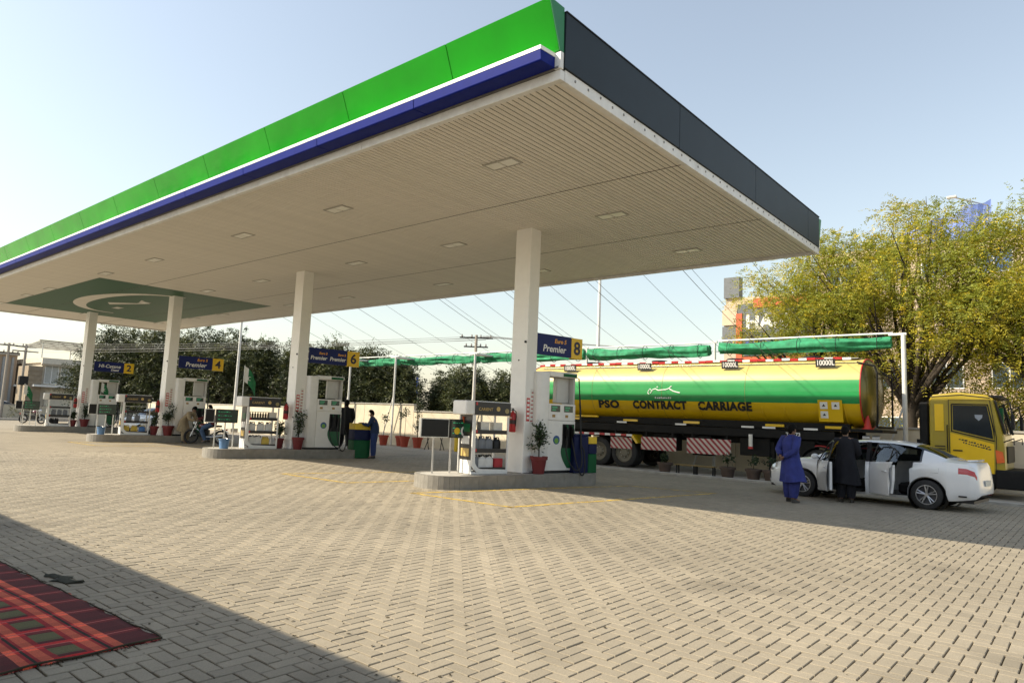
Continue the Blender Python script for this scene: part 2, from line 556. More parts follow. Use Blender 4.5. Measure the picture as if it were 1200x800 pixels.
# white edge trim
M_trim = mat('edge_trim', (0.72, 0.71, 0.68), .45, var=.05, dirt=.35)
tr = [('x', 0, 0.10), ('x', CW - .10, CW)]
for i, y in enumerate((0.0, CW - .1)):
    for k in range(9):
        x0, x1 = -CL + k * CL / 9 + .004, -CL + (k + 1) * CL / 9 - .004
        MB().box(x0 if k else -CL, x1 if k < 8 else 0, y, y + .1, HS, HS + .15).build('edge_trim', M_trim, canopy, bevel=.006)
for x in (-CL, -.1):
    for k in range(4):
        y0, y1 = .104 + k * (CW - .208) / 4 + .002, .104 + (k + 1) * (CW - .208) / 4 - .002
        MB().box(x + (-.002 if x < -1 else 0), x + .1 + (.002 if x > -1 else 0), y0, y1, HS, HS + .183).build('edge_trim', M_trim, canopy, bevel=.006)
# small drip clips along the short edge
for k in range(34):
    y = .35 + k * .335
    MB().box(.0, .012, y - .012, y + .012, HS + .085 + (k % 3) * .01, HS + .12 + (k % 3) * .01).build('rivet', mat('rivet_grey', (.2, .2, .2), .6), canopy)
# gutter above the trim on the long edges
for s, y in ((-1, 0), (1, CW)):
    MB().box(-CL, -.02, y - .03 if s < 0 else y - .05, y + .05 if s < 0 else y + .03, HS + .155, HS + .19).build('gutter', mat('gutter_grey', (.16, .15, .14), .6), canopy)
# green fascia panels, leaning outward, with strip and blue band below
M_green = mat('fascia_green', (0.003, 0.26, 0.006), 0.10, var=.16, scale=.9, spec=.30, bump=.22, bscale=.8, bdist=.05)
M_greend = mat('fascia_green_side', (0.01, 0.17, 0.05), 0.4, var=.05)
M_blue = mat('fascia_blue', (0.002, 0.011, 0.17), 0.5, var=.06, spec=.12)
seams = [0, -2.06]
while seams[-1] - 2.69 > -CL + .8: seams.append(seams[-1] - 2.69)
seams.append(-CL)
def fascia(side):
    def yy(y): return y if side < 0 else CW - y
    for a, b_ in zip(seams[:-1], seams[1:]):
        poly = [(yy(.04), 6.73), (yy(-.04), 6.73), (yy(-.31), 7.40), (yy(.02), 7.40)] if side < 0 else [(yy(.04), 6.73), (yy(-.04), 6.73), (yy(-.20), 7.33), (yy(.02), 7.33)]
        p = MB().prism(poly, b_ + .006, a - .006, 'x'); p.mi = 0
        # slight oil-canning so the gloss breaks up like bent sheet
        p.build('fascia_panel', M_green, canopy, bevel=.004)
    for k in range(15):
        x0, x1 = -CL + k * CL / 15 + .005, -CL + (k + 1) * CL / 15 - .005 - (.08 if k == 14 else 0)
        MB().prism([(yy(-.03), 6.50), (yy(-.33), 6.485), (yy(-.345), 6.50), (yy(-.362), 6.64), (yy(-.03), 6.66)], x0, x1, 'x').build('blue_band', M_blue, canopy, bevel=.004)
        MB().prism([(yy(-.03), 6.664), (yy(-.364), 6.644), (yy(-.364), 6.70), (yy(-.03), 6.725)], x0, x1, 'x').build('white_strip', white_paint, canopy)
fascia(-1); fascia(1)
for yb, yt in ((-.045, -.315), (CW + .045, CW + .205)):
    zt_ = 7.395 if yb < 1 else 7.325
    poly = [((.045 if yb < 1 else CW - .045), 6.735), (yb, 6.735), (yt, zt_), ((.025 if yb < 1 else CW - .025), zt_)]
    MB().prism(poly, -.002, .012, 'x').build('fascia_cap', M_greend, canopy)
for y0, y1 in ((-.028, .048), (CW - .048, CW + .028)):
    MB().box(-.098, .014, y0, y1, HS + .152, 6.733).build('corner_post', M_trim, canopy, bevel=.006)
# dark fascia on the short sides
M_dark = mat('fascia_dark', (0.010, 0.018, 0.025), 0.5, var=.12, scale=2, spec=.3)
ys = [0.05, 3.56, 7.19, 10.80, CW - .05]
for x0, x1 in ((-.03, 0.03), (-CL - .03, -CL + .03)):
    for a, b_ in zip(ys[:-1], ys[1:]):
        MB().box(x0, x1, a + .005, b_ - .005, HS + .185, 7.336).build('dark_panel', M_dark, canopy, bevel=.005)
    MB().box(x0 - .01, x1 + .012, .05, CW - .05, 7.337, 7.355).build('cap_strip', dark_metal, canopy)
# recessed soffit lights
M_lens = mat('light_lens', (0.80, 0.79, 0.72), 0.3, var=.03)
me_rim = MB().box(-.37, .37, -.17, -.13, -.012, .01).box(-.37, .37, .13, .17, -.012, .01).box(-.37, -.33, -.13, .13, -.012, .01).box(.33, .37, -.13, .13, -.012, .01).mesh('rim', mat('light_rim', (.38, .36, .32), .5))
me_lens = MB().box(-.33, -.02, -.13, .13, -.008, .004).box(.02, .33, -.13, .13, -.008, .004).mesh('lens', M_lens)
for x in (-2.9, -8.1, -12.55, -18.35, -22.6, -28.9, -32.1, -36.6):
    for y in (2.1, 6.0, 9.9):
        if abs(y - 6) < 1 and x in (-28.9,): pass
        r_ = link('soffit_light', me_rim, canopy, (x, y, SOF - .006), (0, 0, pi / 2 * 0))
        link('lens', me_lens, r_)
# green emblem field on the soffit at the far end
M_emb = mat('emblem_green', (0.006, 0.080, 0.028), .5, var=.06)
gx0, gx1, gy0, gy1 = -36.5, -23.8, 2.3, 9.65
cells = [(gx0, -31.4), (-31.36, gx1)]
for (a, b_) in ((gy0, 4.0), (4.04, 8.06), (8.1, gy1)):
    MB().box(gx0, gx1, a, b_, SOF - .006, SOF - .001).build('emblem_panel', M_emb, canopy)
# crescent swoosh: an ellipse ring that thickens
sw = MB(); pts = []
N_ = 48
for i in range(N_ + 1):
    t = radians(172 + 190 * i / N_)
    wdt = .12 + .55 * sin(pi * i / N_) ** 1.5
    for r_ in (1, 0):
        ex, ey = (4.0 - wdt * r_), (2.6 - wdt * r_)
        pts.append((-30.0 + 1.15 * ex * cos(t), 6.3 + ey * sin(t)))
for i in range(N_):
    a, b_, c, d = 2*i, 2*i+1, 2*i+3, 2*i+2
    sw.add([(*pts[j], SOF - .0095) for j in (a, b_, c, d)], [(0, 1, 2, 3)])
sw.build('emblem_swoosh', M_slat, canopy)
MB().prism([(-31.2, 5.3), (-29.0, 6.3), (-28.2, 5.6), (-29.4, 5.9), (-30.6, 5.0)], SOF - .0105, SOF - .007, 'z').build('emblem_flame', M_slat, canopy)

# columns
COLX = [-5.386 - 10.063 * i for i in range(4)]
COLY = 6.01
ISL_ROT = -math.atan(.2052)
M_col = mat('column_white', (0.84, 0.83, 0.80), .42, var=.02, dirt=.05)
for i, x in enumerate(COLX):
    c = MB().box(-.248, .248, -.20, .20, .292, SOF + .01).build('column', M_col, canopy, bevel=.012, seg=2, loc=(x, COLY, 0))
    MB().box(-.30, .30, -.25, .25, .294, .31).build('base_plate', steel, c, bevel=.004)
    # red and white safety notices on the shaded face
    n1 = MB().box(.249, .256, -.14, -.02, 1.55, 2.12).build('safety_notice', mat('notice_red', (.5, .03, .03), .5), c)
    for k in range(5):
        MB().box(.2565, .258, -.125, -.035, 1.60 + k * .105, 1.66 + k * .105).build('notice_line', white_paint, n1)
    n2 = MB().box(.249, .255, .0, .12, 1.5, 2.35).build('safety_notice', mat('notice_white', (.72, .7, .66), .5), c)
    for k in range(8):
        MB().box(.2555, .257, .012 + .02 * (k % 2), .108, 1.54 + k * .1, 1.575 + k * .1).build('notice_line', mat('notice_ink', (.4, .12, .11), .6), n2)
    MB().cyl((0, -.2, 3.05), (0, -.215, 3.05), .018).build('bolt', dark_metal, c)
    MB().cyl((.2, -.2, 3.5), (.2, -.23, 3.5), .03).build('camera_bolt', dark_metal, c)
# ================================================================== pump islands
UX = Vector((sin(-ISL_ROT), cos(ISL_ROT), 0)); VX = Vector((cos(ISL_ROT), -sin(-ISL_ROT), 0))
ZI = .295
def isl(i, u, v, z=ZI):
    p = Vector((COLX[i], COLY, 0)) + UX * u + VX * v
    return (p.x, p.y, z)
LANE = ['lane 8', 'lane 6', 'lane 4', 'lane 2']
ORD = ['nearest', 'second', 'third', 'farthest']
SIGNNO = ['8', '6', '4', '2']

def round_rect(x0, x1, y0, y1, r_nose, r_end, n=8):
    pts = []
    for cx_, cy_, a0, r in ((x1 - r_nose, y0 + r_nose, -90, r_nose), (x1 - r_end, y1 - r_end, 0, r_end), (x0 + r_end, y1 - r_end, 90, r_end), (x0 + r_nose, y0 + r_nose, 180, r_nose)):
        for k in range(n + 1):
            a = radians(a0 + 90 * k / n); pts.append((cx_ + r * cos(a), cy_ + r * sin(a)))
    return pts
M_kerb = mat('island_kerb', (0.25, 0.235, 0.205), .85, var=.12, bump=.3, dirt=.3, island=.03)
isl_lab = ['concrete pump island nearest the camera, carrying the nearest column', 'concrete pump island carrying the second column and the second row of pumps', 'concrete pump island carrying the third column', 'farthest concrete pump island carrying the farthest column']
def island_blocks():
    outer = round_rect(-.68, .68, -2.85, 2.05, .62, .14)
    # resample the outline
    P = []
    for a, b_ in zip(outer, outer[1:] + outer[:1]):
        L_ = math.dist(a, b_); k = max(1, int(L_ / .5))
        for j in range(k): P.append((a[0] + (b_[0] - a[0]) * j / k, a[1] + (b_[1] - a[1]) * j / k))
    return outer, P
outer_, ring_ = island_blocks()
for i in range(4):
    root = empty('pump_island', (COLX[i], COLY, 0), ISL_ROT, isl_lab[i], 'pump island', 'pump islands under the canopy')
    inner = round_rect(-.60, .60, -2.77, 1.97, .54, .08)
    MB().prism(inner, -.03, ZI - .004, 'z').build('island_top', mat('island_top', (.44, .42, .38), .8, var=.12, bump=.2, dirt=.3), root)
    n = len(ring_)
    for k in range(n):
        a, b_ = ring_[k], ring_[(k + 1) % n]
        d = Vector((b_[0] - a[0], b_[1] - a[1]))
        L_ = d.length
        if L_ < .01: continue
        d /= L_; nx, ny = -d.y, d.x
        g = min(.0022, L_ * .03); t = .11
        q = [(a[0] + d.x * g, a[1] + d.y * g), (b_[0] - d.x * g, b_[1] - d.y * g), (b_[0] - d.x * g + nx * t, b_[1] - d.y * g + ny * t), (a[0] + d.x * g + nx * t, a[1] + d.y * g + ny * t)]
        MB().prism(q, -.03, ZI + random.uniform(-.0015, .0015), 'z').build('kerb_block', M_kerb, root)

# ================================================================== dispensers
M_disp = mat('dispenser_white', (0.78, 0.76, 0.72), .35, var=.03, dirt=.08)
M_dgrey = mat('dispenser_grey', (0.52, 0.51, 0.48), .4, var=.04)
M_screen = mat('lcd_screen', (0.03, 0.05, 0.04), .15, var=.1)
M_lcd = mat('lcd_segments', (0.04, 0.30, 0.14), .4, var=.1, emit=.06)
M_swirl = mat('swirl_green', (0.008, 0.10, 0.035), .35, var=.05)
def make_dispenser(label):
    r = empty('fuel_dispenser', (0, 0, 0), 0, label, 'fuel pump', 'fuel dispensers on the islands')
    # lower cabinet with rounded pillar on the near end (local y to the right in view, +x to the viewer)
    MB().box(-.26, .26, -.30, .62, 0.06, 1.30).build('cabinet', M_disp, r, bevel=.015, seg=2)
    MB().box(-.24, .24, -.60, .60, 0, .06).build('plinth', dark_metal, r)
    MB().prism([(-.26, -.68), (.10, -.68), (.20, -.66), (.27, -.58), (.28, -.31), (-.26, -.31)], .06, 2.50, 'z').build('hose_tower', M_disp, r, bevel=.012, seg=2, smooth=40)
    MB().box(-.285, -.285 + .56, -.305, .64, 2.40, 2.53).build('header', M_disp, r, bevel=.02, seg=2)
    MB().box(.276, .29, .15, .60, 2.42, 2.50).build('header_light', green_plastic, r)
    MB().box(-.22, .22, .56, .62, 1.30, 2.40).build('post', M_dgrey, r, bevel=.01)
    MB().box(-.10, .06, .12, .555, 1.75, 2.40).build('hose_box', M_dgrey, r, bevel=.02)
    # display head
    h = MB().box(-.24, .275, -.305, .60, 1.302, 1.72).build('display_head', M_disp, r, bevel=.012)
    for k, (y0, y1) in enumerate(((-.24, .06), (.20, .50))):
        s = MB().box(.276, .284, y0, y1, 1.52, 1.68).build('screen', M_screen, h)
        MB().box(.2845, .286, y0 + .03, y1 - .10, 1.61, 1.65).box(.2845, .286, y0 + .03, y1 - .14, 1.55, 1.585).build('digits', M_lcd, s)
        MB().box(.276, .282, y0, y1, 1.36, 1.47).build('price_card', white_paint, h)
        MB().box(.2825, .2835, y0 + .04, y0 + .14, 1.38, 1.45).build('card_mark', mat('card_mark', (.35, .2, .05), .5), h)
    # nozzle bay
    MB().box(.262, .27, .18, .58, .62, 1.22).build('nozzle_bay', black_plastic, r)
    # swirl on the lower door
    sw = MB(); pr = []
    for k in range(17):
        t = k / 16
        pr.append((.60, .12 + .98 * t, .18 - .22 * sin(t * pi * 1.15) + .30 * t * (t > .6) * 0))
    vs = []
    for (yb, z, ya) in pr:
        vs += [(.264, ya + .18, z), (.264, yb, z)]
    sw.add(vs, [(2 * k, 2 * k + 1, 2 * k + 3, 2 * k + 2) for k in range(16)])
    sw.build('door_swirl', M_swirl, r)
    MB().lathe([(.11, .263), (.11, .268)], (0, -.02, .82), 18, 'x').build('round_badge', mat('badge_blue', (.02, .08, .25), .3), r)
    MB().lathe([(.07, .269), (.07, .271)], (0, -.02, .80), 14, 'x').build('badge_leaf', mat('badge_green', (.15, .35, .05), .3), r)
    for k, y in enumerate((.28, .47)):
        nz = MB().box(.272, .33, y - .025, y + .025, .86, 1.16).cyl((.30, y, .86), (.32, y, .70), .018, .012).box(.33, .37, y - .012, y + .012, .92, 1.10).build('nozzle', black_plastic, r, bevel=.006)
        MB().tube([(.30, y, 1.16), (.33, y, 1.20), (.36, y, 1.12)], .014).build('nozzle_guard', green_plastic, nz)
        # hose: down the post, one hanging loop over the kerb, up to the nozzle
        ya, yb = .665, y - .03
        path = [(.20, .60, 2.44), (.30, ya, 2.40), (.34, ya, 2.0)]
        path += [(.34 + .10 * t, ya + .02 * k, 2.0 - 1.3 * t) for t in (.25, .5, .75, 1)]
        cyy, ry, rz_ = (ya + yb) / 2 + (.03 if k else -.06), (ya - yb) / 2 + .06, .62 if k else .50
        for q in range(13):
            a_ = -pi * q / 12
            path.append((.46 + .15 * sin(-a_), cyy + ry * cos(a_), .58 + rz_ * sin(a_)))
        path += [(.40, yb - .02, .74), (.33, y, .80), (.31, y, .86)]
        MB().tube(path, .017, 7).build('hose', rubber, r, smooth=60)
    return r
disp_lab = ['tall white fuel dispenser next to the nearest column with a dark hose loop', 'tall white fuel dispenser next to the second column with two men beside it', 'tall white fuel dispenser next to the third column behind the motorcycle', 'tall white fuel dispenser next to the farthest column under the far end of the canopy']
d0 = make_dispenser(disp_lab[0]); d0.location = isl(0, .85, .12); d0.rotation_euler.z = ISL_ROT
index_kids()
for i in range(1, 4):
    c = copy_tree(d0); c['label'] = disp_lab[i]; c.location = isl(i, .92, .12)

# ================================================================== lane signs on the columns
M_sblue = mat('sign_blue', (0.007, 0.016, 0.11), .45, var=.05, spec=.25)
M_syel = mat('sign_yellow', (0.80, 0.50, 0.01), .4, var=.04)
M_ink = mat('sign_ink', (0.02, 0.02, 0.04), .5)
M_orange = mat('sign_orange', (0.75, 0.33, 0.03), .4)
def lane_sign(i, blue, yel, lines, label):
    r = empty('lane_sign', isl(i, 0, 0, 0), ISL_ROT, label, 'sign', 'lane signs on the canopy columns')
    y0 = .34
    MB().box(-.05, .05, y0, y0 + blue, 3.26, 3.80).build('blue_panel', M_sblue, r, bevel=.006)
    MB().box(-.052, .052, y0 + blue + .004, y0 + blue + yel, 3.24, 3.79).build('number_panel', M_syel, r, bevel=.006)
    MB().box(-.02, .02, .18, y0 - .001, 3.62, 3.68).box(-.02, .02, .18, y0 - .001, 3.36, 3.42).build('bracket', steel, r)
    R = (pi / 2, 0, pi / 2)
    put_text('number', SIGNNO[i], .48, M_ink, r, (.053, y0 + blue + yel / 2 + .002, 3.505), R, align='CENTER', bold=.012)
    for (s, sz, dy, dz, sh, mm) in lines:
        put_text('lettering', s, sz, mm, r, (.052, y0 + dy, 3.26 + dz), R, shear=sh, bold=.004)
prem = [('Premier', .245, .22, .17, .15, white_paint), ('Euro 5', .15, .62, .38, .15, M_orange)]
lane_sign(0, 1.22, .40, prem, 'blue Premier sign with yellow number 8 on the nearest column')
lane_sign(1, 1.42, .48, [('Premier', .185, .05, .19, .15, white_paint), ('Euro 5', .11, .36, .36, .15, M_orange), ('Premier', .185, .76, .19, .15, white_paint), ('Euro 5', .11, 1.06, .36, .15, M_orange)], 'long blue sign of two Premier panels with yellow number 6')
lane_sign(2, 1.42, .48, [('Premier', .27, .28, .17, .15, white_paint), ('Euro 5', .16, .76, .40, .15, M_orange)], 'blue Premier sign with yellow number 4 on the third column')
lane_sign(3, 1.42, .48, [('HI-Cetane', .25, .20, .30, .15, white_paint), ('Diesel', .15, .80, .11, .15, white_paint)], 'blue HI-Cetane Diesel sign with yellow number 2 on the farthest column')

# ================================================================== fire extinguishers
def make_ext():
    r = empty('fire_extinguisher')
    MB().lathe([(.0, 0), (.075, .005), (.085, .03), (.085, .40), (.07, .46), (.03, .49), (.025, .52), (0.0, .52)], n=16).build('cylinder', red_paint, r, smooth=40)
    MB().lathe([(.086, .20), (.086, .30)], n=16, cap=False).build('instruction_band', mat('ext_label', (.06, .03, .03), .5), r)
    MB().box(-.015, .015, -.10, .03, .53, .55).box(-.015, .015, -.09, .03, .57, .585).cyl((0, 0, .52), (0, 0, .57), .02).build('valve', dark_metal, r)
    MB().tube([(0, .03, .54), (0, .10, .50), (0, .115, .38), (0, .10, .15)], .012).build('hose', rubber, r)
    MB().box(.03, .11, -.04, .04, .34, .36).build('bracket', steel, r)
    return r
e0 = make_ext(); index_kids()
for i in range(4):
    c = e0 if i == 0 else copy_tree(e0)
    tag(c, 'red fire extinguisher hanging on the %s column' % ORD[i], 'extinguisher', 'fire extinguishers on the columns')
    c.location = (COLX[i] - .02, COLY - .33, 1.27); c.rotation_euler.z = -pi / 2
# ================================================================== price boards
M_led = mat('led_green', (0.02, 0.42, 0.17), .4, var=.15, emit=.25)
def make_board(i, two):
    r = empty('price_board', isl(i, 0, -.1, 0), ISL_ROT, ['black electronic price board on poles at the end of the nearest island', 'black electronic price board on poles in front of the blue bucket on the second island', 'black electronic price board with green digits at the end of the third island', 'black electronic price board with green digits at the end of the farthest island'][i], 'price board', 'electronic price boards at the island ends')
    y0, ym, y1 = (-2.85, -2.08, -1.46) if two else (-2.88, -2.56, -1.86)
    for k, (a, b_) in enumerate(((y0, ym - .02), (ym + .02, y1))):
        p = MB().box(-.05, .05, a, b_, 1.10, 1.53).build('screen_case', steel if k == 0 else black_plastic, r, bevel=.006)
        MB().box(.0505, .054, a + .02, b_ - .02, 1.12, 1.51).build('screen', M_screen if k else black_plastic, p)
        if k == 1:
            d = MB()
            for row in range(3):
                yy_ = a + .06; zz = 1.45 - row * .12
                for q in range(5 + row % 2):
                    w_ = random.uniform(.03, .07)
                    if yy_ + w_ > b_ - .05: break
                    d.box(.0545, .056, yy_, yy_ + w_, zz - .012, zz + (-.004 if q % 3 else .006)); yy_ += w_ + .025
            d.build('led_digits', M_led, p)
            if i == 0:
                MB().lathe([(.12, .0545), (.12, .058)], (0, b_ - .20, 1.26), 20, 'x').build('emblem_disc', white_paint, p)
                MB().lathe([(.085, .0585), (.085, .060)], (0, b_ - .185, 1.26), 18, 'x').build('emblem_inner', blue_plastic, p)
                MB().lathe([(.08, .0545), (.08, .058)], (0, b_ - .42, 1.26), 16, 'x').build('emblem_yellow', yellow_plastic, p)
                MB().prism([(b_ - .30, 1.60), (b_ - .10, 1.60), (b_ - .16, 1.40), (b_ - .22, 1.38)], .057, .061, 'x').build('pennant', mat('orange_red', (.65, .12, .03), .5), p)
    for y in ((y0 + .42, ym + .12, y1 - .25) if two else (ym + .05, y1 - .08, y1 - .35)):
        MB().cyl((-.07, y, ZI), (-.07, y, 1.5), .022).build('pole', steel, r)
for i in range(4): make_board(i, i < 1)

# ================================================================== product racks and what stands on them
M_header = mat('rack_header', (.016, .014, .014), .35)
M_gold = mat('gold_print', (.55, .38, .12), .4)
def make_rack():
    r = empty('display_rack')
    # outer shell seen from the front: a C of white sheet, open to the viewer
    MB().box(-.28, .28, -1.0 + 1.0, 0.0 + 1.05, 0, .05).build('base', white_paint, r, bevel=.01)
    # curved lower front corner frame
    for x0 in (.245,):
        pts = [(0.0, 1.35), (0.0, .35)]
        for k in range(7):
            a = radians(180 + 90 * k / 6); pts.append((.27 + .27 * cos(a), .30 + .27 * sin(a)))
        pts += [(1.05, .03), (1.05, .10)]
        for k in range(7):
            a = radians(270 - 90 * k / 6); pts.append((.30 + .20 * cos(a), .32 + .20 * sin(a)))
        pts += [(.08, 1.35)]
        MB().prism(pts, x0, x0 + .04, 'x').build('front_frame', white_paint, r, bevel=.006)
    MB().box(1.01, 1.05, 0, 0, 0, 0) if False else None
    MB().box(.245, .285, 1.005, 1.05, .10, 1.34).build('front_post', white_paint, r, bevel=.005)
    for z_ in (.32, .75, 1.18): MB().box(-.28, -.262, .03, 1.02, z_, z_ + .02).build('back_rail', steel, r)
    for y_ in (.0, 1.01): MB().box(-.29, -.25, y_, y_ + .04, .05, 1.35).build('back_post', white_paint, r)
    s = MB().box(-.25, .243, .0, .03, .32, 1.35).build('end_panel', M_header, r)
    for k in range(3):
        MB().box(-.16, .16, -.006, -.001, .40 + k * .28, .58 + k * .28).build('poster', [M_gold, white_paint, M_swirl][k], s)
    MB().prism([(.02, .05), (.02, .32), (-.25, .32), (-.25, .05)], 0.0, .03, 'y') if False else None
    MB().box(-.25, .243, .0, .03, .05, .318).build('end_kick', white_paint, r)
    # header box overhanging the near end
    MB().box(-.30, .27, -.20, 1.08, 1.352, 1.68).build('header_box', white_paint, r, bevel=.03, seg=2)
    h = MB().box(.272, .295, .04, 1.07, 1.36, 1.66).build('header_sign', M_header, r)
    put_text('lettering', 'CARIENT', .10, M_gold, h, (.2965, .13, 1.49), (pi / 2, 0, pi / 2))
    MB().lathe([(.055, .296), (.055, .299)], (0, .70, 1.51), 14, 'x').build('emblem', M_gold, h)
    MB().lathe([(.06, .296), (.06, .299)], (0, .96, 1.47), 14, 'x').build('emblem', mat('dull_gold', (.3, .24, .1), .4), h)
    MB().box(.296, .299, .05, .10, 1.58, 1.65).build('corner_tab', red_paint, h)
    for z in (.12, .55, .98):
        sh = MB().box(-.248, .24, .032, 1.012, z, z + .015).build('shelf', steel, r)
        MB().box(.241, .262, .09, 1.0, z - .06, z + .035).build('shelf_strip', M_header, sh)
        MB().box(.2625, .264, .10, .15, z - .04, z + .03).build('strip_tab', red_paint, sh)
    return r
k0 = make_rack(); index_kids()
rack_lab = ['white lubricant display rack with black header beside the nearest column', 'white lubricant display rack with brown bottles beside the second column', 'white lubricant display rack with gold cans on its lowest shelf', 'farthest white lubricant display rack, beside the farthest column']
RU = -1.70
for i in range(4):
    c = k0 if i == 0 else copy_tree(k0)
    tag(c, rack_lab[i], 'display rack', 'lubricant display racks on the islands')
    c.location = isl(i, RU + (.15 if i == 3 else 0), .05); c.rotation_euler.z = ISL_ROT

def can_mesh(w, d, h, mb_mat, cap_mat):
    """a flat-sided oil jerrycan: shouldered body, hollow grip, cap"""
    mb = MB()
    prof = [(w, 0), (w, .62 * h), (w * .92, .74 * h), (w * .55, .82 * h), (w * .40, .86 * h)]
    rings = []
    for ww, z in prof:
        rings.append([(sx * d / 2 * (1 if z < .7 * h else .8), sy * ww / 2 , z) for sx, sy in ((1, -.8), (1, .8), (.8, 1), (-.8, 1), (-1, .8), (-1, -.8), (-.8, -1), (.8, -1))])
    mb.loft(rings)
    mb.mi = 1
    mb.cyl((0, -w * .22, .84 * h), (0, -w * .22, h), w * .16, n=10)
    mb.tube([(0, -w * .02, .86 * h), (0, w * .10, .99 * h), (0, w * .34, .97 * h), (0, w * .42, .72 * h)], w * .07, 6)
    return mb.mesh('oil_can', [mb_mat, cap_mat], smooth=40)
def bottle_mesh(r_, h, m1, m2):
    mb = MB().lathe([(r_, 0), (r_, .6 * h), (r_ * .9, .68 * h), (r_ * .42, .80 * h), (r_ * .38, .88 * h)], n=12)
    mb.mi = 1; mb.lathe([(r_ * .45, .88 * h), (r_ * .45, h)], n=10)
    return mb.mesh('oil_bottle', [m1, m2], smooth=40)
M_cgrey = mat('can_grey', (.16, .17, .19), .4); M_cwhite = mat('can_white', (.66, .65, .62), .4); M_cgold = mat('can_gold', (.60, .42, .05), .35)
M_cbrown = mat('bottle_brown', (.10, .06, .02), .3); M_cred = mat('box_red', (.40, .02, .03), .5)
me_grey = can_mesh(.20, .12, .30, M_cgrey, M_cgrey); me_wht = can_mesh(.22, .13, .30, M_cwhite, black_plastic)
me_gold = can_mesh(.24, .14, .26, M_cgold, M_cgold); me_goldblue = can_mesh(.24, .14, .26, mat('can_blue', (.05, .16, .4), .4), M_cgold)
me_small = bottle_mesh(.035, .20, M_cbrown, M_gold)
me_box = MB().box(-.09, .09, -.12, .12, 0, .20).mesh('carton', mat('carton_white', (.70, .66, .58), .6), bevel=.004)
me_red = MB().box(-.09, .09, -.12, .12, 0, .22).mesh('carton', M_cred, bevel=.004)
me_dark = can_mesh(.20, .12, .28, black_plastic, black_plastic)
ORDN = ['first', 'second', 'third', 'fourth', 'fifth', 'sixth', 'seventh', 'eighth']
def shelf_items(i, z, me, ys, label, cat, group, name):
    for k, y in enumerate(ys):
        p = isl(i, RU + (.15 if i == 3 else 0) + y, .05 + .10, ZI + z + .0155)
        o = link(name, me, None, p, (0, 0, ISL_ROT + random.uniform(-.08, .08)))
        n_ = len(ys)
        lb = label if n_ == 1 else label + ', ' + (('left one', 'right one')[k] if n_ == 2 else ('leftmost', 'middle one', 'rightmost')[k] if n_ == 3 else ORDN[k] + ' from the left')
        tag(o, lb, cat, group)
SHZ = (.12, .55, .98)
def row(n, a=.18, b_=.92): return [a + (b_ - a) * k / max(1, n - 1) for k in range(n)]
shelf_items(0, SHZ[2], me_box, (.42, .80), 'pale carton on the top shelf of the nearest rack', 'carton', 'pale cartons on the nearest rack', 'oil_carton')
shelf_items(0, SHZ[1], me_grey, (.18, .38, .58), 'grey oil can on the middle shelf of the nearest rack', 'oil can', 'grey oil cans on the nearest rack', 'oil_can')
shelf_items(0, SHZ[1], me_dark, (.82,), 'black oil can at the right end of the middle shelf by the nearest column', 'oil can', None, 'oil_can')
shelf_items(0, SHZ[0], me_grey, (.20,), 'grey oil can on the lowest shelf of the nearest rack', 'oil can', None, 'oil_can')
shelf_items(0, SHZ[0], me_wht, (.40, .60), 'pale oil can on the lowest shelf of the nearest rack', 'oil can', 'pale oil cans on the lowest shelf of the nearest rack', 'oil_can')
shelf_items(0, SHZ[0], me_red, (.85,), 'red carton on the lowest shelf of the nearest rack', 'carton', None, 'oil_carton')
shelf_items(1, SHZ[2], me_small, row(8, .15, .75), 'small brown oil bottle on the top shelf of the second rack', 'bottle', 'small brown bottles in a row by the second column', 'oil_bottle')
shelf_items(1, SHZ[2], me_box, (.88,), 'pale carton on the top shelf of the second rack', 'carton', None, 'oil_carton')
shelf_items(1, SHZ[1], me_wht, (.24, .52, .78), 'white oil can with black handle on the middle shelf by the second column', 'oil can', 'white oil cans with black handles by the second column', 'oil_can')
shelf_items(1, SHZ[0], me_wht, (.26, .46), 'white oil can on the lowest shelf of the second rack', 'oil can', 'white oil cans on the lowest shelf by the second column', 'oil_can')
shelf_items(1, SHZ[0], me_gold, (.70,), 'gold oil can on the lowest shelf of the second rack', 'oil can', None, 'oil_can')
shelf_items(2, SHZ[0], me_gold, (.22, .52), 'gold oil can on the lowest shelf of the third rack', 'oil can', 'gold oil cans by the third column', 'oil_can')
shelf_items(2, SHZ[0], me_goldblue, (.82,), 'blue and gold oil can on the lowest shelf of the third rack', 'oil can', None, 'oil_can')
shelf_items(2, SHZ[1], me_grey, (.30, .60), 'grey oil can on the middle shelf of the third rack', 'oil can', 'grey oil cans by the third column', 'oil_can')
shelf_items(3, SHZ[0], me_dark, (.25, .45), 'black oil can on the lowest shelf of the farthest rack', 'oil can', 'black oil cans on the farthest rack', 'oil_can')
shelf_items(3, SHZ[1], me_grey, (.30, .55, .80), 'grey oil can on the middle shelf of the farthest rack', 'oil can', 'grey oil cans on the farthest rack', 'oil_can')

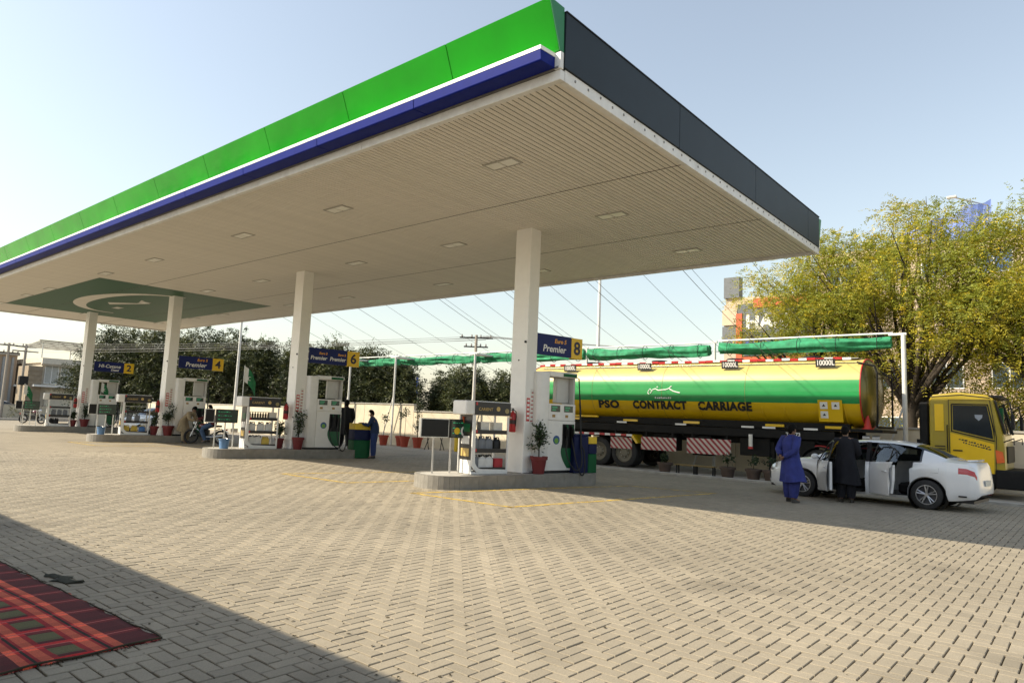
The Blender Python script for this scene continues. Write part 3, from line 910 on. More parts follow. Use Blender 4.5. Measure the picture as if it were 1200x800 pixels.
# ================================================================== bins, buckets
def bin_box(name, loc, rz, w, d, h, parts, label, group=None):
    r = empty(name, loc, rz, label, 'bin', group)
    z = 0
    for k, (frac, m) in enumerate(parts):
        z1 = z + h * frac
        MB().box(-d / 2, d / 2, -w / 2, w / 2, z + (.003 if k else 0), z1).build('bin_lid' if k == len(parts) - 1 and len(parts) > 1 else 'bin_body', m, r, bevel=.012)
        z = z1
    return r
bin_box('litter_bin', isl(0, 1.58, .28), ISL_ROT, .50, .48, .98, [(.94, blue_plastic), (.06, blue_plastic)], 'dark blue litter bin beside the nearest fuel dispenser')
bin_box('litter_bin', isl(0, 1.98, .30), ISL_ROT, .30, .46, .92, [(.52, green_plastic), (.28, blue_plastic), (.20, yellow_plastic)], 'green, blue and yellow banded bin at the end of the nearest island')
bin_box('litter_bin', isl(1, 2.30, .35, 0.0), ISL_ROT, .62, .50, 1.22, [(.52, green_plastic), (.30, blue_plastic), (.18, yellow_plastic)], 'green bin with blue band and yellow top beside the attendant in blue')
def bucket(loc, label):
    r = empty('bucket', loc, 0, label, 'bucket', 'blue buckets on the island ends')
    m = mat('bucket_blue', (.10, .20, .36), .5, var=.08)
    MB().lathe([(.13, 0), (.155, .27), (.175, .275), (.175, .30), (.15, .30), (.125, .02)], n=18).build('tub', m, r, smooth=40)
    MB().tube([(.17 * cos(a), .01, .28 + .06 * sin(a)) for a in np.linspace(pi, 0, 9)], .006, 5).build('handle', steel, r)
bucket(isl(1, -2.32, .28), 'blue bucket below the price board on the second island')
bucket(isl(2, -2.40, .30), 'blue bucket below the price board on the third island')

# ================================================================== potted plants
def leaves(mb, centers, n, size, spread, upward=.3, seed=0):
    g = np.random.default_rng(seed)
    for c in centers:
        for _ in range(n):
            p = Vector(c) + Vector(g.normal(0, 1, 3)) * spread
            d = Vector(g.normal(0, 1, 3)); d.z += upward; d.normalize()
            u = d.cross(Vector(g.normal(0, 1, 3))).normalized()
            s = size * g.uniform(.6, 1.3)
            mb.add([p, p + d * s * .5 + u * s * .22, p + d * s, p + d * s * .5 - u * s * .22], [(0, 1, 2, 3)])
    return mb
def potted(name, loc, pot_r, pot_h, kind, label, group, seed, pot_mat=None, plant_h=.8):
    r = empty(name, loc, 0, label, 'potted plant', group)
    pm = pot_mat or terracotta
    MB().lathe([(pot_r * .68, 0), (pot_r * .95, pot_h * .80), (pot_r * 1.08, pot_h * .81), (pot_r * 1.1, pot_h), (pot_r * .96, pot_h), (pot_r * .92, pot_h * .9)], n=20).build('pot', pm, r, smooth=35)
    MB().lathe([(pot_r * .93, pot_h * .90), (.001, pot_h * .92)], n=14, cap=False).build('soil', soil, r)
    g = random.Random(seed)
    st = MB(); cs_ = []
    if kind == 'bush':
        st.tube([(0, 0, pot_h * .9), (g.uniform(-.03, .03), 0, pot_h + plant_h * .4), (g.uniform(-.05, .05), 0, pot_h + plant_h * .8)], [.018, .014, .008], 6)
        for k in range(9):
            a = g.uniform(0, 2 * pi); rr = g.uniform(.05, .26) * plant_h; z = pot_h + plant_h * g.uniform(.3, 1.0)
            st.tube([(0, 0, z - .15), (rr * cos(a), rr * sin(a), z)], [.008, .004], 5)
            cs_ += [(rr * cos(a), rr * sin(a), z), (rr * .6 * cos(a), rr * .6 * sin(a), z - .05)]
        n_, sz, sp = 26, .085, .06 * plant_h + .02
    elif kind == 'tall':
        for k in range(5):
            a = g.uniform(0, 2 * pi); t = g.uniform(.05, .16)
            h_ = plant_h * g.uniform(.7, 1.05)
            pts = [(0, 0, pot_h * .9), (t * .5 * cos(a), t * .5 * sin(a), pot_h + h_ * .5), (t * cos(a), t * sin(a), pot_h + h_)]
            st.tube(pts, [.014, .01, .005], 5)
            for q in range(6):
                f_ = q / 5
                cs_.append((t * f_ * cos(a), t * f_ * sin(a), pot_h + h_ * (.25 + .75 * f_)))
        n_, sz, sp = 9, .10, .06
    else:                                   # spindly sapling with a tuft
        st.tube([(0, 0, pot_h * .9), (.02, .01, pot_h + plant_h)], [.014, .007], 5)
        cs_ = [(.02, .01, pot_h + plant_h), (.0, .02, pot_h + plant_h * .8), (.1, .0, pot_h + plant_h * .9), (-.08, .05, pot_h + plant_h * .9)]
        n_, sz, sp = 14, .14, .07
    st.build('stem', bark, r)
    leaves(MB(), cs_, n_, sz, sp, .25, seed).build('foliage', plant_leaf, r, fixn=False)
    return r
potted('potted_plant', isl(0, .20, .47), .20, .42, 'bush', 'bushy green plant in a red pot in front of the nearest column', 'red pots on the islands', 11, plant_h=.75)
potted('potted_plant', isl(1, .0, .47), .19, .40, 'tall', 'thin climbing plant in a red pot in front of the second column', 'red pots on the islands', 12, plant_h=.85)
potted('potted_plant', isl(1, -.42, -.1), .14, .34, 'bush', 'small plant in a red pot behind the second rack', 'red pots on the islands', 13, plant_h=.5)
potted('potted_plant', isl(2, .08, .42), .22, .42, 'bush', 'dense dark bush in a red pot in front of the third column', 'red pots on the islands', 14, plant_h=.85)
potted('potted_plant', isl(2, -.42, .2), .17, .38, 'bush', 'small bush in a red pot left of the third column', 'red pots on the islands', 15, plant_h=.5)
potted('potted_plant', isl(3, .12, .42), .21, .40, 'tall', 'leafy plant in a red pot in front of the farthest column', 'red pots on the islands', 16, plant_h=.75)
potted('potted_plant', isl(3, -.35, .2), .15, .34, 'bush', 'small bush in a red pot left of the farthest column', 'red pots on the islands', 17, plant_h=.4)
terra2 = mat('terracotta_orange', (.34, .05, .025), .65, var=.12, dirt=.2)
wallpots = [(-23.9, 16.9, 'sapling', 'palm-like sapling in a red pot by the cream wall, leftmost'), (-23.0, 17.3, 'sapling', 'thin sapling in a red pot by the cream wall, second from left'), (-22.2, 16.9, 'sapling', 'thin sapling in a red pot by the cream wall, third from left'), (-21.2, 16.9, 'tall', 'tall leafy shrub in a red pot by the cream wall')]
for k, (x, y, kd, lb) in enumerate(wallpots):
    potted('potted_plant', (x, y, SZ), .26, .54, kd, lb, 'red pots along the boundary wall', 30 + k, terra2, plant_h=(1.9 if kd == 'tall' else 1.0 + .2 * k))
# low dark pots under and beside the tanker
dpot = mat('dark_pot', (.09, .06, .045), .7, var=.2)
for k, (x, y) in enumerate(((-5.9, 14.5), (-3.7, 14.6), (-2.85, 14.6), (-2.3, 14.6))):
    potted('potted_plant', (x, y, SZ), .24, .40, 'sapling' if k else 'bush', ['dark pot at the left end of the row under the tanker', 'dark pot below the third striped board of the tanker', 'dark pot right of the striped boards, second from the car', 'dark pot in the row under the tanker nearest the car'][k], 'dark pots on the strip under the tanker', 50 + k, dpot, plant_h=.28)
def stool(x, y, label):
    r = empty('low_bench', (x, y, SZ), .1, label, 'bench', 'low benches under the tanker')
    m = mat('bench_wood', (.22, .15, .05), .7, var=.2)
    for k in range(3): MB().box(-.35, .35, -.15 + k * .105, -.06 + k * .105, .34, .37).build('slat', m, r)
    for sx in (-.3, .3):
        for sy in (-.1, .1): MB().box(sx - .02, sx + .02, sy - .02, sy + .02, 0, .338).build('leg', dark_metal, r)
stool(-5.2, 14.7, 'low slatted bench under the tanker, left one'); stool(-4.5, 14.65, 'low slatted bench under the tanker, right one')
# blue and yellow gas bottles and folded stand by the wall
r = empty('grill_stand', (-19.6, 16.6, SZ), .4, 'dark metal cooking stand left of the gas cylinders by the wall', 'stand')
MB().box(-.5, .5, -.3, .3, .75, .85).build('tray', dark_metal, r, bevel=.01)
MB().box(-.5, .5, .28, .30, .85, 1.25).build('backboard', dark_metal, r)
for sx in (-.42, .42):
    MB().cyl((sx, -.25, 0), (sx * .8, .2, .75), .02).cyl((sx, .25, 0), (sx * .8, -.2, .75), .02).build('leg', dark_metal, r)
for k, (x, m, lb) in enumerate(((-18.3, yellow_plastic, 'yellow gas cylinder standing by the cream wall'), (-17.7, mat('cyl_dark', (.05, .05, .05), .5), 'dark gas cylinder standing by the cream wall'))):
    r = empty('gas_cylinder', (x, 16.9, SZ), 0, lb, 'gas cylinder', 'gas cylinders by the wall')
    MB().lathe([(.14, 0), (.16, .05), (.16, .75), (.10, .88), (.05, .92)], n=16).build('body', m, r, smooth=40)
    MB().cyl((0, 0, .92), (0, 0, 1.02), .03).box(-.06, .06, -.01, .01, 1.0, 1.03).build('valve', steel, r)
# ================================================================== wheels
M_rim = mat('alloy', (.45, .45, .46), .3, metal=.8, var=.05)
M_rimdark = mat('alloy_dark', (.05, .05, .055), .4, metal=.5)
def wheel_parts(root, x, y, r, w, side, kind, name='wheel'):
    """wheel with its axle along y; side +1 shows the outer face to +y"""
    tyre = MB().lathe([(r * .66, -w / 2), (r * .90, -w / 2), (r * .985, -w * .42), (r, -w * .25), (r, w * .25), (r * .985, w * .42), (r * .90, w / 2), (r * .66, w / 2)], n=36, axis='y', cap=False)
    wh = tyre.build(name, rubber, root, smooth=35, loc=(x, y, r))
    if kind == 'car':
        MB().lathe([(r * .665, -w * .3), (r * .665, w * .44), (r * .62, w * .46), (r * .60, w * .2), (.001, w * .14)] if side > 0 else [(r * .665, w * .3), (r * .665, -w * .44), (r * .62, -w * .46), (r * .60, -w * .2), (.001, -w * .14)], n=30, axis='y', cap=False).build('rim', M_rimdark, wh, smooth=30)
        MB().lathe([(r * .665, side * w * .40), (r * .665, side * w * .47), (r * .615, side * w * .475), (r * .61, side * w * .36)], n=30, axis='y', cap=False).build('rim_edge', M_rim, wh, smooth=30)
        sp = MB()
        for k in range(5):
            for da in (-.17, .17):
                a0 = 2 * pi * k / 5 + pi / 2 + da * .6; a1 = 2 * pi * k / 5 + pi / 2 + da
                p0 = (r * .10 * cos(a0), side * w * .36, r * .10 * sin(a0)); p1 = (r * .63 * cos(a1), side * w * .42, r * .63 * sin(a1))
                sp.tube([p0, p1], [r * .055, r * .045], 6)
        sp.build('spokes', M_rim, wh)
        MB().cyl((0, side * w * .2, 0), (0, side * w * .42, 0), r * .13, n=14).build('hub', M_rim, wh)
    else:
        s = side
        MB().lathe([(r * .665, s * w * .40), (r * .60, s * w * .46), (r * .56, s * w * .30), (r * .36, s * w * .18), (r * .30, s * w * .30), (r * .24, s * w * .42), (.001, s * w * .42)], n=26, axis='y', cap=False).build('rim', mat('truck_rim', (.16, .14, .10), .6, var=.2), wh, smooth=30)
        for k in range(8):
            a = 2 * pi * k / 8
            MB().cyl((r * .30 * cos(a), s * w * .2, r * .30 * sin(a)), (r * .30 * cos(a), s * w * .32, r * .30 * sin(a)), r * .03, n=6).build('wheel_nut', steel, wh)
    return wh

# ================================================================== sedan
M_car = mat('car_white', (.74, .745, .75), .22, var=.015, coat=.6)
M_trimb = mat('car_black_trim', (.012, .012, .014), .35)
M_glass = glass_mat('car_glass', (.16, .19, .19))
M_glass2 = glass_mat('car_door_glass', (.70, .74, .74))
M_tail = mat('tail_lamp', (.42, .015, .02), .15, coat=.6)
M_head = mat('head_lamp', (.55, .57, .6), .08, metal=.5, coat=.5)
M_inter = mat('car_interior', (.012, .011, .010), .8, spec=.2)
M_trimcloth = mat('door_trim', (.02, .018, .016), .8)
def interp(tab, x):
    xs = [t[0] for t in tab]; ys_ = [t[1] for t in tab]
    return float(np.interp(x, xs, ys_))
TOP = [(-2.31, .62), (-2.30, .80), (-2.285, .98), (-2.24, 1.06), (-2.05, 1.085), (-1.80, 1.10), (-1.70, 1.135), (-1.45, 1.265), (-1.20, 1.37), (-1.0, 1.42), (-.6, 1.462), (-.1, 1.465), (.2, 1.44), (.42, 1.385), (.7, 1.245), (.95, 1.105), (1.10, 1.02), (1.2, .985), (1.6, .93), (1.95, .86), (2.15, .79), (2.25, .72), (2.30, .62), (2.33, .50)]
HALFW = [(-2.31, .62), (-2.27, .72), (-2.15, .80), (-1.8, .855), (-1.3, .885), (0, .885), (1.3, .88), (1.75, .85), (2.05, .775), (2.22, .67), (2.30, .56), (2.33, .46)]
BELT = [(-2.31, .60), (-2.25, .94), (-2.1, 1.02), (-1.75, 1.045), (-1.5, 1.03), (-1.2, 1.005), (-.5, .965), (.3, .93), (.85, .915), (1.1, .93), (1.25, .93), (1.6, .875), (1.95, .80), (2.15, .73), (2.25, .66), (2.30, .58), (2.33, .47)]
BOT = [(-2.31, .38), (-2.25, .30), (-2.0, .25), (-1.7, .21), (1.7, .19), (2.1, .20), (2.25, .24), (2.33, .34)]
FR = (0, .07, .30, .52, .72, .88, 1.0)
def car_grid():
    xs = list(np.round(np.arange(-2.31, 2.34, .04), 3)) + [2.33]
    for ax in (-1.35, 1.35):
        xs += [ax + s * .37 for s in (-1, 1)] + [ax + .37 * cos(a) for a in np.linspace(.1, pi - .1, 13)]
    xs = sorted(set(np.round(xs, 3)))
    G = []
    for x in xs:
        top, w, belt, zb = interp(TOP, x), interp(HALFW, x), interp(BELT, x), interp(BOT, x)
        for ax in (-1.35, 1.35):
            dx = x - ax
            if abs(dx) < .37: zb = max(zb, .31 + math.sqrt(.37 ** 2 - dx * dx))
        belt = min(belt, top - .012)
        green = max(0, min(1, (top - belt - .05) / .30))          # 0 on bonnet and boot, 1 in the cabin
        rail = top - (.018 + .052 * green)
        wr = w * (.74 - .05 * green) - .0 * green
        row = []
        WY = (.925, .975, 1.0, 1.005, .995, .975, .945)
        for f, wy in zip(FR, WY):
            row.append((x, w * wy, zb + (belt - zb) * f))
        row.append((x, (w * .945) * .52 + wr * .48 + .012 * green, belt + (rail - belt) * .5))
        row.append((x, wr, rail))
        row.append((x, wr * .86, rail + (top - rail) * .55))
        row.append((x, wr * .45, top - .006))
        row.append((x, 0.0, top))
        G.append(row)
    return xs, G
CXS, CG = car_grid()
NR = len(CG[0])
def in_open(xm, r):
    """door apertures on the left side: 1 front door, 2 rear door"""
    if not (1 <= r <= 7): return 0
    if -.10 < xm < (.98 if r < 6 else .86): return 1
    lo = -1.02 if r < 4 else (-1.10 if r < 6 else -1.22)
    if lo < xm < -.20: return 2
    return 0
def face_kind(xm, r):
    cab = -1.36 < xm < .90
    if r in (6, 7) and cab:
        if r == 6 and interp(TOP, xm) - interp(BELT, xm) < .16: return 0
        if xm < -1.27: return 0
        if -.20 < xm < -.10 or (.50 < xm < .54): return 2
        return 1
    if r >= 8 and (.42 < xm < 1.10 or -1.70 < xm < -1.12): return 1
    if -2.285 < xm < -1.93 and r == 4: return 3
    if xm > 2.02 and r in (4, 5): return 4
    if xm > 2.2 and r in (2, 3): return 2
    return 0
def make_car(name, label, opened, group=None, body_mat=None):
    bm_ = body_mat or M_car
    r = empty(name, (0, 0, 0), 0, label, 'car', group)
    mb = MB(); doors = {1: MB(), 2: MB()}; inner = {1: [], 2: []}
    for s in (1, -1):
        for k in range(len(CXS) - 1):
            xm = (CXS[k] + CXS[k + 1]) / 2
            for q in range(NR - 1):
                P = [CG[k][q], CG[k + 1][q], CG[k + 1][q + 1], CG[k][q + 1]]
                P = [(p[0], p[1] * s, p[2]) for p in P]
                if s < 0: P.reverse()
                o_ = in_open(xm, q) if (s > 0 and opened) else 0
                t = doors[o_] if o_ else mb
                kd = face_kind(xm, q)
                if o_ and kd == 2: kd = 2
                t.mi = kd
                t.add(P, [(0, 1, 2, 3)])
    for k, xe in ((0, 1), (len(CXS) - 1, -1)):
        ring = [(p[0], p[1], p[2]) for p in CG[k]] + [(p[0], -p[1], p[2]) for p in CG[k][-2::-1]]
        mb.mi = 0; mb.add(ring, [tuple(range(len(ring)))])
    def finish(b, nm, parent, mats, solid=0, loc=None):
        me = b.mesh(nm, mats, fixn=False)
        bm = bmesh.new(); bm.from_mesh(me)
        bmesh.ops.remove_doubles(bm, verts=bm.verts, dist=.0005)
        bmesh.ops.recalc_face_normals(bm, faces=bm.faces)
        bm.to_mesh(me); bm.free()
        me.polygons.foreach_set('use_smooth', [True] * len(me.polygons)); me.set_sharp_from_angle(angle=radians(38))
        return link(nm, me, parent, loc)
    body = finish(mb, 'body', r, [bm_, M_glass, M_trimb, M_tail, M_head])
    # floor, arches, cabin
    MB().box(-2.2, 2.2, -.70, .70, .20, .26).build('underbody', M_trimb, r)
    for ax in (-1.35, 1.35):
        for s in (1, -1):
            MB().lathe([(.375, s * .50), (.375, s * .86)], (ax, 0, .31), 24, 'y', cap=False).build('arch_liner', M_trimb, r)
    MB().box(1.0, 1.1, -.72, .72, .26, .92).build('dashboard', M_inter, r, bevel=.03)
    for sy in (-.36, .36):
        MB().box(-.25, .30, sy - .25, sy + .25, .30, .52).build('seat', M_inter, r, bevel=.05, seg=2)
        MB().prism([(-.25, .45), (-.10, .45), (-.32, 1.16), (-.44, 1.14)], sy - .23, sy + .23, 'y').build('seat_back', M_inter, r, bevel=.04)
        MB().cbox((-.42, sy, 1.24), (.09, .24, .16)).build('headrest', M_inter, r, bevel=.03)
    MB().box(-1.15, -.72, -.62, .62, .28, .52).build('rear_seat', M_inter, r, bevel=.05)
    MB().prism([(-1.15, .5), (-1.0, .5), (-1.22, 1.04), (-1.38, 1.04)], -.62, .62, 'y').build('rear_seat_back', M_inter, r, bevel=.04)
    MB().lathe([(.16, 0), (.18, .015), (.16, .03)], (.72, .36, .82), 18, 'x', cap=False).build('steering_wheel', M_trimb, r)
    if opened:
        for d, (hx, ang) in {1: (.96, -58), 2: (-.22, -44)}.items():
            b = doors[d]
            hy = .86
            b.v = [(p[0] - hx, p[1] - hy, p[2]) for p in b.v]
            dr = finish(b, 'door', r, [bm_, M_glass2, M_trimb, M_tail, M_head])
            dr.location = (hx, hy, 0); dr.rotation_euler.z = radians(ang)
            # inner trim panel follows the outer skin a little inside it
            tm = MB(); zz = [.30, .55, .80, .90]
            L0, L1 = (-1.04, -.03) if d == 1 else (-.78, -.03)
            if d == 2:
                poly = [(L1, .28), (L0 + .04, .30), (L0 - .04, .60), (L0 - .06, .93), (L1, .90)]
            else:
                poly = [(L1, .28), (L0, .28), (L0, .92), (L1, .88)]
            tm.prism(poly, -.10, -.045, 'y').build('door_trim', bm_, dr, bevel=.01)
            tm2 = MB().prism([(p[0] * .94 - .01, p[1] * .9 + .05) for p in poly], -.125, -.101, 'y').build('door_card', M_trimcloth, dr)
            hx_ = L0 + .16
            MB().tube([(hx_ - .08, .02, .78), (hx_ - .06, .045, .785), (hx_ + .06, .045, .785), (hx_ + .08, .02, .78)], .014, 6).build('door_handle', bm_, dr)
            # window frame
            if d == 2:
                MB().tube([(-.02, -.02, .96), (-.10, -.15, 1.36), (-.50, -.155, 1.37), (-.92, -.10, 1.22), (-.98, -.06, 1.08)], .016, 6).build('window_frame', M_trimb, dr)
                MB().tube([(-.72, -.03, .98), (-.74, -.14, 1.31)], .013, 6).build('quarter_bar', M_trimb, dr)
            else:
                MB().tube([(-.02, -.02, .92), (-.50, -.16, 1.32), (-.80, -.17, 1.39), (-1.04, -.15, 1.38), (-1.04, -.02, .95)], .016, 6).build('window_frame', M_trimb, dr)
                mr = MB().sphere((-.16, .10, 1.0), .075, 10, 6, (.6, 1.2, .9)).build('mirror', bm_, dr, smooth=50)
                MB().box(-.20, -.12, -.02, .04, .955, .985).build('mirror_arm', M_trimb, mr)
        # inner faces of the apertures
        MB().box(-.19, -.11, .74, .845, .26, .95).build('pillar_inner', bm_, r, bevel=.01)
        MB().prism([(-.20, .95), (-.11, .95), (-.11, 1.40), (-.20, 1.40)], .63, .70, 'y').build('pillar_upper', M_trimb, r)
    else:
        for s in (1, -1):
            MB().sphere((.80, s * .97, .98), .075, 10, 6, (.6, 1.2, .9)).build('mirror', bm_, r, smooth=50)
    # fuel lid, handles, badge, plate, exhaust, spoiler
    for s in (1,):
        MB().tube([(-1.44, .875, .80), (-1.58, .872, .80), (-1.60, .868, .82), (-1.60, .862, .90), (-1.58, .858, .92), (-1.44, .862, .92), (-1.42, .866, .90), (-1.42, .874, .82), (-1.44, .875, .80)], .004, 4).build('fuel_lid', mat('gap_grey', (.25, .25, .26), .5), r)
    MB().box(-2.335, -2.318, -.25, .25, .56, .68).build('number_plate', mat('plate', (.6, .6, .55), .5), r)
    for s in (1, -1):
        MB().box(-2.27, -2.20, s * .62 - .07, s * .62 + .07, .34, .38).build('reflector', M_tail, r)
        MB().box(-2.1, -1.95, s * .845 - .012, s * .845 + .012, .33, .36).build('side_slot', M_trimb, r)
        for ax in (-1.35, 1.35):
            wheel_parts(r, ax, s * .765, .318, .215, s, 'car')
    MB().tube([(-2.1, -.6, 1.095), (-2.2, -.3, 1.10), (-2.2, .3, 1.10), (-2.1, .6, 1.095)], .018, 6).build('boot_lip', bm_, r)
    return r
car = make_car('sedan', 'white sedan with its two left doors open, in the canopy shadow', True)
car.location = (1.36, 11.20, 0); car.rotation_euler.z = math.atan2(.24, -2.77)
car2 = make_car('sedan', 'white sedan parked behind the third display rack', False)
car2.location = (-34.5, 9.6, 0); car2.rotation_euler.z = radians(-62)
car3 = make_car('sedan', 'grey sedan parked at the far left beside the street', False, body_mat=mat('car_grey', (.30, .31, .32), .3, coat=.5))
car3.location = (-70.0, 10.6, 0); car3.rotation_euler.z = radians(80)

# ================================================================== tanker semi-trailer
M_ty = mat('tank_yellow', (.74, .47, .006), .30, var=.06, scale=2, coat=.5, dirt=.07)
M_tg = mat('tank_green', (.014, .27, .07), .36, var=.06, scale=2, coat=.3)
M_tc = mat('tank_top', (.50, .41, .125), .42, var=.07, scale=2, coat=.25, dirt=.10)
M_frame = mat('truck_frame', (.006, .006, .006), .65, var=.2, dirt=.06, spec=.25)
trailer = empty('tanker_trailer', (-6.67, 17.30, -.0625), 0, 'long yellow and green tanker semi-trailer marked CONTRACT CARRIAGE', 'tanker trailer'); trailer.scale = (1.04,) * 3
TA, TB, TZ = 1.22, 1.07, 2.83
def tank_ring(x, s=1.0, n=44):
    out = []
    for k in range(n):
        a = 2 * pi * k / n - pi / 2
        ca, sa = cos(a), sin(a)
        e = 2 / 2.35
        out.append((x, TA * s * math.copysign(abs(ca) ** e, ca), TZ + TB * s * math.copysign(abs(sa) ** e, sa)))
    return out
mb = MB()
X0_, X1_ = -6.35, 6.35
rings = [tank_ring(x) for x in np.linspace(X0_, X1_, 27)]
n_ = 44
mats_ = []
for k in range(len(rings) - 1):
    for i in range(n_):
        j = (i + 1) % n_
        q = [rings[k][i], rings[k][j], rings[k + 1][j], rings[k + 1][i]]
        zc = sum(p[2] for p in q) / 4
        mb.mi = 0 if zc < 2.50 else (1 if zc < 3.17 else 2)
        mb.add(q, [(0, 1, 2, 3)])
me = mb.mesh('tank', [M_ty, M_tg, M_tc], fixn=False)
bm = bmesh.new(); bm.from_mesh(me); bmesh.ops.remove_doubles(bm, verts=bm.verts, dist=.001); bmesh.ops.recalc_face_normals(bm, faces=bm.faces); bm.to_mesh(me); bm.free()
me.polygons.foreach_set('use_smooth', [True] * len(me.polygons))
tank = link('tank', me, trailer)
for s, x in ((1, X1_), (-1, X0_)):
    hd = [tank_ring(x + s * .32 * (1 - (1 - f) ** 2) ** .5 if f else x, 1 - f) for f in (0, .12, .3, .5, .7, .85, .97)]
    h_ = MB().loft(hd).build('tank_head', mat('tank_head', (.16, .13, .035), .25, metal=.35, var=.15, scale=1.5), trailer, smooth=50)
    MB().tube(tank_ring(x + s * .012, 1.005) + [tank_ring(x + s * .012, 1.005)[0]], .022, 6, cap=False).build('red_rim', red_paint, h_)
# ribs and saddles under the tank
for x in (-4.6, -3.9, -2.0, -1.3, .5, 1.2, 3.4, 4.1, 5.3, 5.9):
    pts = [p for p in tank_ring(x, 1.006, 60) if p[2] < 2.42 and p[1] < 0]
    pts.sort(key=lambda p: p[2])
    MB().tube(pts, .018, 5).build('rib', M_ty, trailer)
for x in (-4.2, -1.6, .85, 3.75, 5.6):
    MB().box(x - .42, x + .42, -.75, .75, 1.62, 1.80).build('saddle', M_ty, trailer, bevel=.01)
    MB().box(x - .3, x + .3, -1.0, -.76, 1.70, 1.78).build('saddle_plate', M_ty, trailer)
# walkway edge of red and white blocks, plates with the compartment volumes
nb = 46
me_blk = [MB().box(-.125, .125, -.03, .03, 0, .075).mesh('edge_block', m) for m in (red_paint, white_paint)]
for k in range(nb):
    x = X0_ + .3 + (X1_ - X0_ - .6) * (k + .5) / nb
    link('edge_block', me_blk[(k + (k // 7)) % 2], trailer, (x, -.86, 3.83 + .01 * ((k * 7) % 3)))
MB().box(X0_ + .2, X1_ - .2, -.5, .5, 3.905, 3.93).build('walkway', steel, trailer)
for x in (-4.0, -1.0, 2.0, 4.6):
    MB().lathe([(.32, 3.90), (.32, 4.02), (.28, 4.05), (.001, 4.06)], (x, .1, 0), 20).build('manhole', dark_metal, trailer)
M_plate = mat('plate_black', (.02, .02, .02), .5)
PR = Matrix.Rotation(radians(-35), 4, 'X')
for x in (-4.4, -1.02, 2.26, 5.34):
    p = MB().box(-.29, .29, -.01, .01, -.13, .13).build('volume_plate', M_plate, trailer, loc=(x, -1.04, 3.73), rot=(radians(6), 0, 0))
    o = put_text('lettering', '10000L', .23, white_paint, p, (-.27, -.013, 0), (pi / 2, 0, 0), bold=.004)
    w_ = max(v.co.x for v in o.data.vertices)
    for v in o.data.vertices: v.co.x *= .54 / w_
# lettering along the flank
def flank_text(s, x, width, size=.40, z=2.31):
    y = -TA * (1 - abs((z - TZ) / TB) ** 2.35) ** (1 / 2.35)
    o = put_text('lettering', s, size, mat('letter_black', (.012, .012, .012), .5), trailer, (x, y - .014, z), (pi / 2 + radians(17), 0, 0), spacing=1.10, bold=.021, depth=.002)
    w_ = max(v.co.x for v in o.data.vertices)
    for v in o.data.vertices: v.co.x *= width / w_
flank_text('PSO', -2.93, .92); flank_text('CONTRACT', -1.42, 2.16); flank_text('CARRIAGE', 1.16, 1.90)
# white calligraphic emblem on the green band
em = MB()
for pts in (((-.6, 0, -.02), (-.52, 0, .10), (-.44, 0, .02), (-.50, 0, -.06)), ((-.42, 0, .06), (-.30, 0, .10), (-.18, 0, .04), (-.05, 0, .06), (.12, 0, .07), (.25, 0, .12), (.34, 0, .20)), ((.25, 0, .10), (.40, 0, .02), (.55, 0, -.02), (.66, 0, -.04)), ((-.55, 0, -.10), (-.62, 0, -.04)), ((-.25, 0, .16), (-.20, 0, .17))):
    em.tube(pts, .022, 5)
em.build('emblem_script', white_paint, trailer, loc=(-.15, -1.215, 2.80))
put_text('emblem_caption', 'AL-REHMAN & CO', .10, white_paint, trailer, (-.48, -1.222, 2.58), (pi / 2, 0, 0)) if False else None
em = MB()
for k in range(9): em.box(-.36 + k * .075, -.36 + k * .075 + random.uniform(.03, .055), -.004, .004, -.03, random.uniform(.01, .035))
tag(em.build('emblem_caption', white_paint, trailer, loc=(-.1, -1.225, 2.58)), kind='stuff')
pd = MB().box(-.34, .36, -.012, .0, -.34, .34).build('placard_patch', M_ty, trailer, loc=(5.50, -1.165, 2.24), rot=(radians(15), 0, 0))
for (x, z) in ((-.17, .17), (.17, .17), (-.17, -.12)):
    q = MB().box(x - .11, x + .11, -.018, -.0125, z - .11, z + .11).build('hazard_placard', white_paint, pd)
    MB().prism([(x - .05, z - .03), (x + .05, z - .03), (x, z + .05)], -.021, -.0185, 'y').build('placard_mark', M_plate, q)
# chassis
MB().box(-6.2, 6.0, -.95, .95, 1.625, 1.86).build('bearer', M_frame, trailer)
for s in (-1, 1): MB().box(-6.3, 6.1, s * .45 - .08, s * .45 + .08, 1.10, 1.62).build('chassis_beam', M_frame, trailer, bevel=.01)
MB().box(-6.2, 5.6, -1.12, -1.06, 1.34, 1.60).build('side_rail', M_frame, trailer)
MB().box(-6.2, 5.6, 1.06, 1.12, 1.34, 1.60).build('side_rail', M_frame, trailer)
for x in np.arange(-6, 6, 1.5): MB().box(x - .04, x + .04, -1.1, 1.1, 1.38, 1.50).build('cross_member', M_frame, trailer)
def stripes_mat():
    m = bpy.data.materials.new('hazard_stripes'); m.use_nodes = True
    N, L = m.node_tree.nodes, m.node_tree.links; b = N['Principled BSDF']
    tc = N.new('ShaderNodeTexCoord'); wv = N.new('ShaderNodeTexWave'); wv.bands_direction = 'DIAGONAL'
    wv.inputs['Scale'].default_value = 3.0; wv.inputs['Distortion'].default_value = 0.15; wv.inputs['Detail'].default_value = 2
    L.new(tc.outputs['Object'], wv.inputs['Vector'])
    cr = N.new('ShaderNodeValToRGB'); cr.color_ramp.interpolation = 'CONSTANT'
    cr.color_ramp.elements[0].color = (.30, .02, .03, 1); cr.color_ramp.elements[1].position = .5; cr.color_ramp.elements[1].color = (.55, .48, .42, 1)
    L.new(wv.outputs['Fac'], cr.inputs[0]); L.new(cr.outputs[0], b.inputs['Base Color']); b.inputs['Roughness'].default_value = .5
    return m
M_str = stripes_mat()
